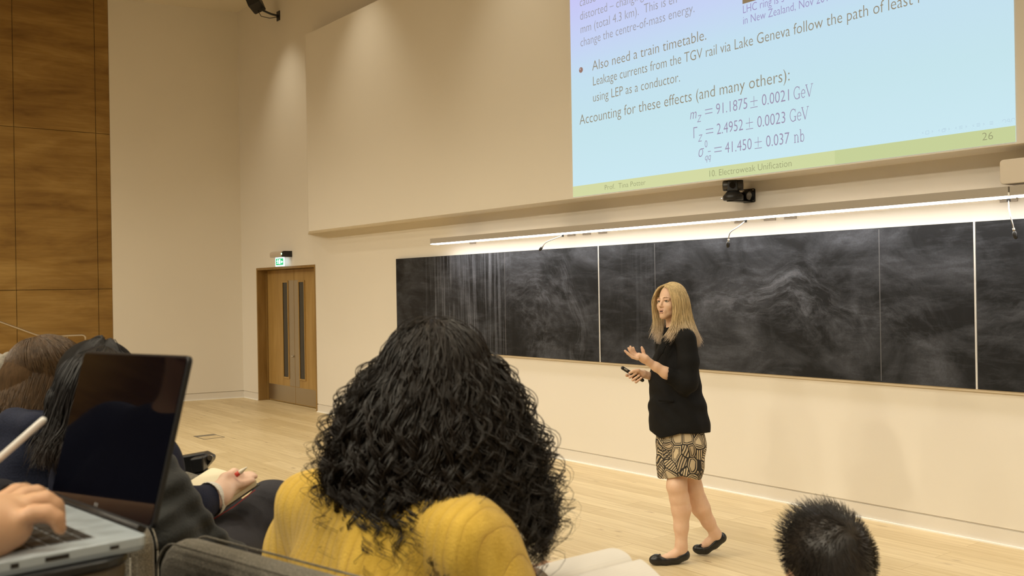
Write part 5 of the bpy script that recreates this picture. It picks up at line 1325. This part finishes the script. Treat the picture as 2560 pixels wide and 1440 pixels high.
# ------------------------------------------------------------------ short-haired person in the front row
MN = Fig(0.625, 2.0, 0.0, 'person with short black hair in the front row, only the back of the head showing')
HMm = frame((-0.12, 0.98, -0.10), (0, 0.1, 1), MN.P(2062, 1424, 2.0))
nm = MN.P(2062, 1590, 1.98); hipm = MN.A(0.62, 1.93, 0.59)
B = seated(MN, nm, 0.9, hipm, (0, 1, 0), (1, 0, 0), M_SKIN3, HMm, 0.97)
MN.body = link('body', B.mesh('front_row_body', 0.007), M_SKIN3, MN.root)
J = Body(0.03)
J.chain([nm + [0, 0, -0.03], nm + [0, -0.01, -0.14], hipm + [0, 0, 0.08]], [0.08, 0.115, 0.13], 0.03, (1, 0, 0), 1.45)
J.cone(nm + [-0.19, 0, -0.075], nm + [0.19, 0, -0.075], 0.065, 0.065, 0.04)
for s in (-1, 1): J.chain([nm + [0.2 * s, 0, -0.08], nm + [0.25 * s, 0.05, -0.33], nm + [0.12 * s, 0.28, -0.34]], [0.065, 0.055, 0.045], 0.03)
link('jumper', J.mesh('front_row_jumper', 0.009), m_cloth('grey_jersey', (0.05, 0.05, 0.055)), MN.root)
T = Body(0.03)
for s in (-1, 1): T.chain([hipm, hipm + [0.1 * s, 0.43, 0.0], hipm + [0.1 * s, 0.48, -0.49]], [0.12, 0.07, 0.05], 0.02)
link('trousers', T.mesh('front_row_trousers', 0.012), m_cloth('dark_denim', (0.02, 0.022, 0.03)), MN.root)
M_SHORT = m_hair('short_black_hair', (0.022, 0.016, 0.012), None, rough=0.4, spec=0.45)
HBm = Body(0.02); Rm = np.array(HMm.to_3x3()); pmn = lambda x, y, z: np.array(HMm @ Vector((x, y, z)))
HBm.ell(pmn(0, -0.020, 0.034), (0.084, 0.0995, 0.086), Rm); HBm.cone(pmn(0, -0.062, -0.02), pmn(0, -0.055, -0.075), 0.058, 0.05, 0.03)
HBm.ell(pmn(0.012, 0.040, 0.106), (0.046, 0.040, 0.018), Rm, 0.02)
hmn = link('hair', HBm.mesh('short_hair_mass', 0.006), M_SHORT, MN.root)
rng = np.random.default_rng(31); strands = []
crown = np.array([0.18, -0.75, 0.62]); crown /= np.linalg.norm(crown)
for i in range(6500):
    v = rng.normal(0, 1, 3); v /= np.linalg.norm(v)
    if v[2] < -0.45 or (v[1] > 0.55 and v[2] < 0.3): continue
    p = np.array([0, -0.020, 0.034]) + np.array([0.0835, 0.099, 0.0855]) * v
    fl = v - crown * (v @ crown); fl /= np.linalg.norm(fl) + 1e-6; fl = fl + np.cross(crown, fl) * 0.5
    nrm = v / np.array([0.0805, 0.096, 0.082]); nrm /= np.linalg.norm(nrm)
    topf = np.clip(v[2] * 0.9 + v[1] * 0.9, 0, 1)
    Lh = rng.uniform(0.008, 0.013) + 0.012 * topf * rng.uniform(0.3, 1.3)
    fl = fl + np.array([0.25, 0.5, 0.1]) * topf
    up = (0.03 + 0.17 * topf + rng.normal(0, 0.035))
    pts = [pmn(*(p + Lh * s * (nrm * up * (1 - 0.35 * s) + fl * (0.7 + 0.5 * s) + rng.normal(0, 0.04, 3)))) for s in np.linspace(0, 1, 5)]
    strands.append((np.array(pts), 0.00062 * np.linspace(1, 0.3, 5)))
link('hair_strands', tubes_mesh('short_strands', strands, 3), M_SHORT, hmn)
chair('theatre_seat', 0.60, 1.70, 0.0, 0.75, 'grey felt seat of the front-row person at the bottom edge', arms=(), top=0.80)

# ------------------------------------------------------------------ the laptop and the person using it
M_ALU = mat('laptop_aluminium', (0.47, 0.53, 0.58), 0.4, 0.25)
M_KEY = mat('key_black', (0.018, 0.014, 0.012), 0.45)
M_SCREEN = mat('dark_screen', (0.002, 0.002, 0.004), 0.045, 0, 0.2)
LYAW = math.radians(4.76)
br = at(372, 1338, 1.15)
LT = thing('laptop', br, LYAW, 'open silver laptop with a dark glossy screen in the left foreground', 'laptop')
LT.rotation_euler = (0, math.radians(-1.3), LYAW)
LW, LD, LTH = 0.355, 0.245, 0.0165           # origin: back right corner of the top of its base
base = MB().prism(rrect(LW, LD, 0.012, 5, -LW / 2, -LD / 2), 0, LTH, Matrix(((1, 0, 0, 0), (0, 0, 1, 0), (0, -1, 0, 0), (0, 0, 0, 1))) @ Matrix(((1, 0, 0, 0), (0, 1, 0, 0), (0, 0, 1, 0), (0, 0, 0, 1))))
base = MB()
o = rrect(LW, LD, 0.012, 5, -LW / 2, -LD / 2)
n = len(o); base.add([(x, y, 0) for x, y in o] + [(x, y, -LTH * 0.6) for x, y in o] + [(x * 0.985 - 0.002, y * 0.985 - 0.002, -LTH) for x, y in o],
                     [tuple(range(n)), tuple(reversed(range(2 * n, 3 * n)))] + [(i, n + i, n + (i + 1) % n, (i + 1) % n) for i in range(n)] + [(n + i, 2 * n + i, 2 * n + (i + 1) % n, n + (i + 1) % n) for i in range(n)])
base = base.build('base', M_ALU, LT, 0.0012)
well = MB().box(-LW + 0.022, -0.036, -0.152, -0.048, -0.0005, 0.0004).build('keyboard_well', mat('key_well', (0.34, 0.36, 0.38), 0.5, 0.4), base)
KX0, KX1 = -LW + 0.025, -0.039
rows = [(-0.050, 0.010, [1] * 14), (-0.0625, 0.0165, [1] * 13 + [1.6]), (-0.0815, 0.0165, [1.5] + [1] * 13), (-0.1005, 0.0165, [1.8] + [1] * 11 + [1.8]), (-0.1195, 0.0165, [2.3] + [1] * 10 + [2.3]), (-0.1385, 0.0115, [1, 1, 1, 1.2, 5.0, 1.2, 1, 1, 1, 1])]
for yt, hgt, ws in rows:
    tot = sum(ws); x = KX0; gap = 0.0028
    for w in ws:
        wd = (KX1 - KX0) * w / tot
        MB().box(x + gap / 2, x + wd - gap / 2, yt - hgt, yt, 0.0004, 0.0016).build('key', M_KEY, base, 0.0006, seg=1); x += wd
MB().box(-LW / 2 - 0.06, -LW / 2 + 0.06, -0.235, -0.160, 0.0, 0.0004).build('touchpad', mat('touchpad', (0.45, 0.48, 0.51), 0.3, 0.7), base)
for a, c2, h2 in ((-0.045, -0.035, 0.004), (-0.115, -0.09, 0.005), (-0.150, -0.142, 0.005)):
    MB().box(-0.0004, 0.0006, a, c2, -0.0085, -0.0085 + h2).build('port', M_KEY, base)
stk = MB().box(-0.05, -0.012, -0.236, -0.205, 0.0001, 0.0005).build('sticker', mat('sticker_pale', (0.72, 0.70, 0.60), 0.4), base)
TL = math.radians(14.5)
Mlid = Matrix.Translation((0, 0.003, 0.002)) @ Matrix.Rotation(-TL, 4, 'X')
LH = 0.208
lid = MB().prism(rrect(LW, LH, 0.009, 5, -LW / 2, LH / 2 + 0.004), -0.001, 0.0055, Mlid).build('lid', mat('lid_dark', (0.02, 0.02, 0.022), 0.35, 0.3), LT, 0.001)
MB().prism(rrect(LW - 0.006, LH - 0.006, 0.006, 5, -LW / 2, LH / 2 + 0.004), -0.0018, -0.0011, Mlid).build('screen', M_SCREEN, lid)
MB().tube([Mlid @ Vector((-LW / 2 + 0.14, 0.004, 0.0)), Mlid @ Vector((-LW / 2 - 0.14, 0.004, 0.0))], 0.006, 10).build('hinge', M_KEY, lid)
lg = MB()
for k, x in enumerate((-0.006, 0.001)):
    lg.box(-LW / 2 + x, -LW / 2 + x + 0.0025, -0.0021, -0.0019, 0.008, 0.0125, Mlid)
lg.build('maker_logo', mat('logo_grey', (0.3, 0.3, 0.3), 0.4), lid)

US = Fig(-1.12, 0.80, T3, 'person at the left edge typing on the silver laptop, mostly outside the photo')
inv_us = (Matrix.Translation(US.root.location) @ Matrix.Rotation(YAW, 4, 'Z')).inverted()
fu = np.array([0.735, 0.678, 0]); ru = np.array([0.678, -0.735, 0])
# right hand on the keys
B = Body(0.015)
RHw = US.P(-95, 1345, 1.045); 
fu = np.array([0.90, 0.43, 0]); ru = np.array([0.43, -0.90, 0])
UC_ = US.A(-1.12, 1.50, 1.79)
HMu = frame((0.80, 0.05, -0.45), (0.1, 0.1, 1), UC_)
head_prims(B, HMu, 0.98)
nu = UC_ - fu * 0.04 + [0, 0, -0.20]
B.cone(UC_ + [0, 0, -0.06], nu, 0.055, 0.06, 0.03)
hipu = UC_ - fu * 0.14 + [0, 0, -0.485]
B.chain([nu + [0, 0, -0.03], nu * 0.6 + hipu * 0.4, hipu], [0.08, 0.09, 0.1], 0.03, tuple(ru), 1.4)
shr, shl = nu + ru * 0.18 + [0, 0, -0.05], nu - ru * 0.18 + [0, 0, -0.05]
elr = shr + ru * 0.05 + fu * 0.02 + [0, 0, -0.20]
B.chain([shr, elr, RHw], [0.045, 0.040, 0.027], 0.02)
B.chain([RHw, US.P(-40, 1315, 1.09), US.P(30, 1283, 1.12)], [0.027, 0.033, 0.026], 0.02, (0.1, -0.3, 0.95), 0.8)
B.chain([US.P(-20, 1335, 1.08), US.P(28, 1322, 1.09)], [0.026, 0.019], 0.02)
for c, r in (([(36, 1306, 1.085), (84, 1284, 1.09), (118, 1283, 1.093), (141, 1296, 1.095), (151, 1322, 1.096)], 0.93),
             ([(36, 1278, 1.115), (82, 1256, 1.125), (114, 1250, 1.13), (138, 1264, 1.133), (148, 1290, 1.134)], 0.97),
             ([(26, 1258, 1.14), (62, 1238, 1.155), (92, 1234, 1.165), (114, 1247, 1.17), (122, 1270, 1.17)], 0.92),
             ([(12, 1246, 1.165), (40, 1229, 1.18), (62, 1228, 1.19), (80, 1243, 1.195), (86, 1266, 1.195)], 0.86)):
    B.chain([US.P(*q) for q in c], [0.0118 * r, 0.0112 * r, 0.0108 * r, 0.0096 * r, 0.0078 * r], 0.0035)
B.chain([US.P(-35, 1300, 1.14), US.P(-5, 1290, 1.19), US.P(30, 1292, 1.21), US.P(52, 1305, 1.215)], [0.018, 0.014, 0.012, 0.009], 0.01)
# left hand with the stylus
DXL = 72
LHw = US.P(-150 - DXL, 1260, 1.24)
ell_ = shl - ru * 0.02 + fu * 0.16 + [0, 0, -0.20]
B.chain([shl, ell_, LHw], [0.045, 0.040, 0.027], 0.02)
B.chain([LHw, US.P(-95 - DXL, 1232, 1.23), US.P(-45 - DXL, 1205, 1.22)], [0.028, 0.034, 0.028], 0.02)
for c in ([(-40, 1190, 1.205), (-14, 1172, 1.20), (6, 1156, 1.20), (12, 1168, 1.20)], [(-42, 1205, 1.20), (-12, 1200, 1.195), (8, 1192, 1.195), (6, 1206, 1.20)], [(-50, 1222, 1.20), (-18, 1222, 1.195), (-2, 1224, 1.195), (-8, 1236, 1.20)]):
    B.chain([US.P(q[0] - DXL * 0.62, *q[1:]) for q in c], [0.0125, 0.0115, 0.0105, 0.0085], 0.006)
B.chain([US.P(-70 - DXL, 1180, 1.24), US.P(-35 - DXL, 1160, 1.235), US.P(-50, 1152, 1.225), US.P(-40, 1162, 1.22)], [0.016, 0.013, 0.0115, 0.009], 0.008)
US.body = link('body', B.mesh('laptop_user_body', 0.0042), M_SKIN3, US.root)
J = Body(0.03)
J.chain([nu + [0, 0, -0.02], nu + [0, 0, -0.16], hipu + [0, 0, 0.1], hipu], [0.08, 0.118, 0.12, 0.13], 0.03, tuple(ru), 1.42)
J.cone(shr, shl, 0.066, 0.066, 0.05)
J.chain([shr, elr, elr * 0.8 + RHw * 0.2], [0.066, 0.056, 0.05], 0.03); J.chain([shl, ell_, ell_ * 0.8 + LHw * 0.2], [0.066, 0.056, 0.05], 0.03)
link('shirt', J.mesh('navy_shirt', 0.009), m_cloth('navy_denim', (0.018, 0.024, 0.055), 260, 0.3), US.root)
T = Body(0.03)
for s in (-1, 1): T.chain([hipu, hipu + fu * 0.42 + ru * 0.1 * s, hipu + fu * 0.46 + ru * 0.1 * s + [0, 0, -0.46]], [0.115, 0.062, 0.05], 0.02)
link('trousers', T.mesh('user_trousers', 0.012), m_cloth('black_denim', (0.015, 0.015, 0.02)), US.root)
HBu = Body(0.02); HBu.ell(np.array(HMu @ Vector((0, -0.02, 0.045))), (0.084, 0.098, 0.09), np.array(HMu.to_3x3())); HBu.ell(np.array(HMu @ Vector((0, 0.07, -0.02))), (0.06, 0.05, 0.06), np.array(HMu.to_3x3()), 0.01, True)
link('hair', HBu.mesh('user_hair', 0.008), M_SHORT, US.root)
cpos = hipu + US.o - fu * 0.225
ch = chair('theatre_seat', cpos[0], cpos[1], T3, math.radians(-12.4), 'grey felt seat under the laptop user, outside the left edge of the photo', arms=())
# writing tablet that carries the laptop
tb = thing('writing_tablet', br, LYAW, 'black writing tablet with wooden rim carrying the silver laptop', 'tablet')
tb.rotation_euler = LT.rotation_euler
o = rrect(0.40, 0.26, 0.05, 6, -0.185, -0.145)
def plate(o, z0, z1): 
    n = len(o); return MB().add([(x, y, z1) for x, y in o] + [(x, y, z0) for x, y in o], [tuple(range(n)), tuple(reversed(range(n, 2 * n)))] + [(i, n + i, n + (i + 1) % n, (i + 1) % n) for i in range(n)])
plate(o, -0.0265, -LTH - 0.0005).build('top', M_HINGE, tb, 0.002)
plate([(x * 0.985 - 0.003, y * 0.985 - 0.002) for x, y in o], -0.046, -0.0266).build('rim', mat('tablet_rim', (0.10, 0.075, 0.045), 0.45), tb, 0.004)
MB().box(-0.25, -0.20, -0.2, -0.15, T3 - br.z, -0.047).build('post', M_SHELL, tb, 0.004)
hx = Matrix.Translation((0, 0, 0))
hg = loc_poly(tb, [at(20, 1215, 1.5), at(92, 1226, 1.5), at(60, 1205, 1.55)])
MB().tube([hg[0], hg[2], hg[1]], 0.014, 10).build('tablet_hinge', M_HINGE, tb)
MB().tube([hg[1] + Vector((0, 0, -0.012)), hg[1] + Vector((0, 0, 0.012))], 0.016, 20).build('hinge_knob', M_CHROME, tb)
# white stylus
sy = thing('stylus', at(60, 1093, 1.205), 0, 'white stylus pen held up at the left edge', 'pen')
s0, s1 = at(-40, 1180, 1.205) - sy.location, at(113, 1046, 1.205) - sy.location
ds = (s1 - s0)
MB().tube([s0, s0 + ds * 0.1, s0 + ds * 0.955, s0 + ds * 0.985, s1], [0.002, 0.0044, 0.0044, 0.0040, 0.0022], 16).build('barrel', mat('stylus_white', (0.82, 0.79, 0.74), 0.3), sy)
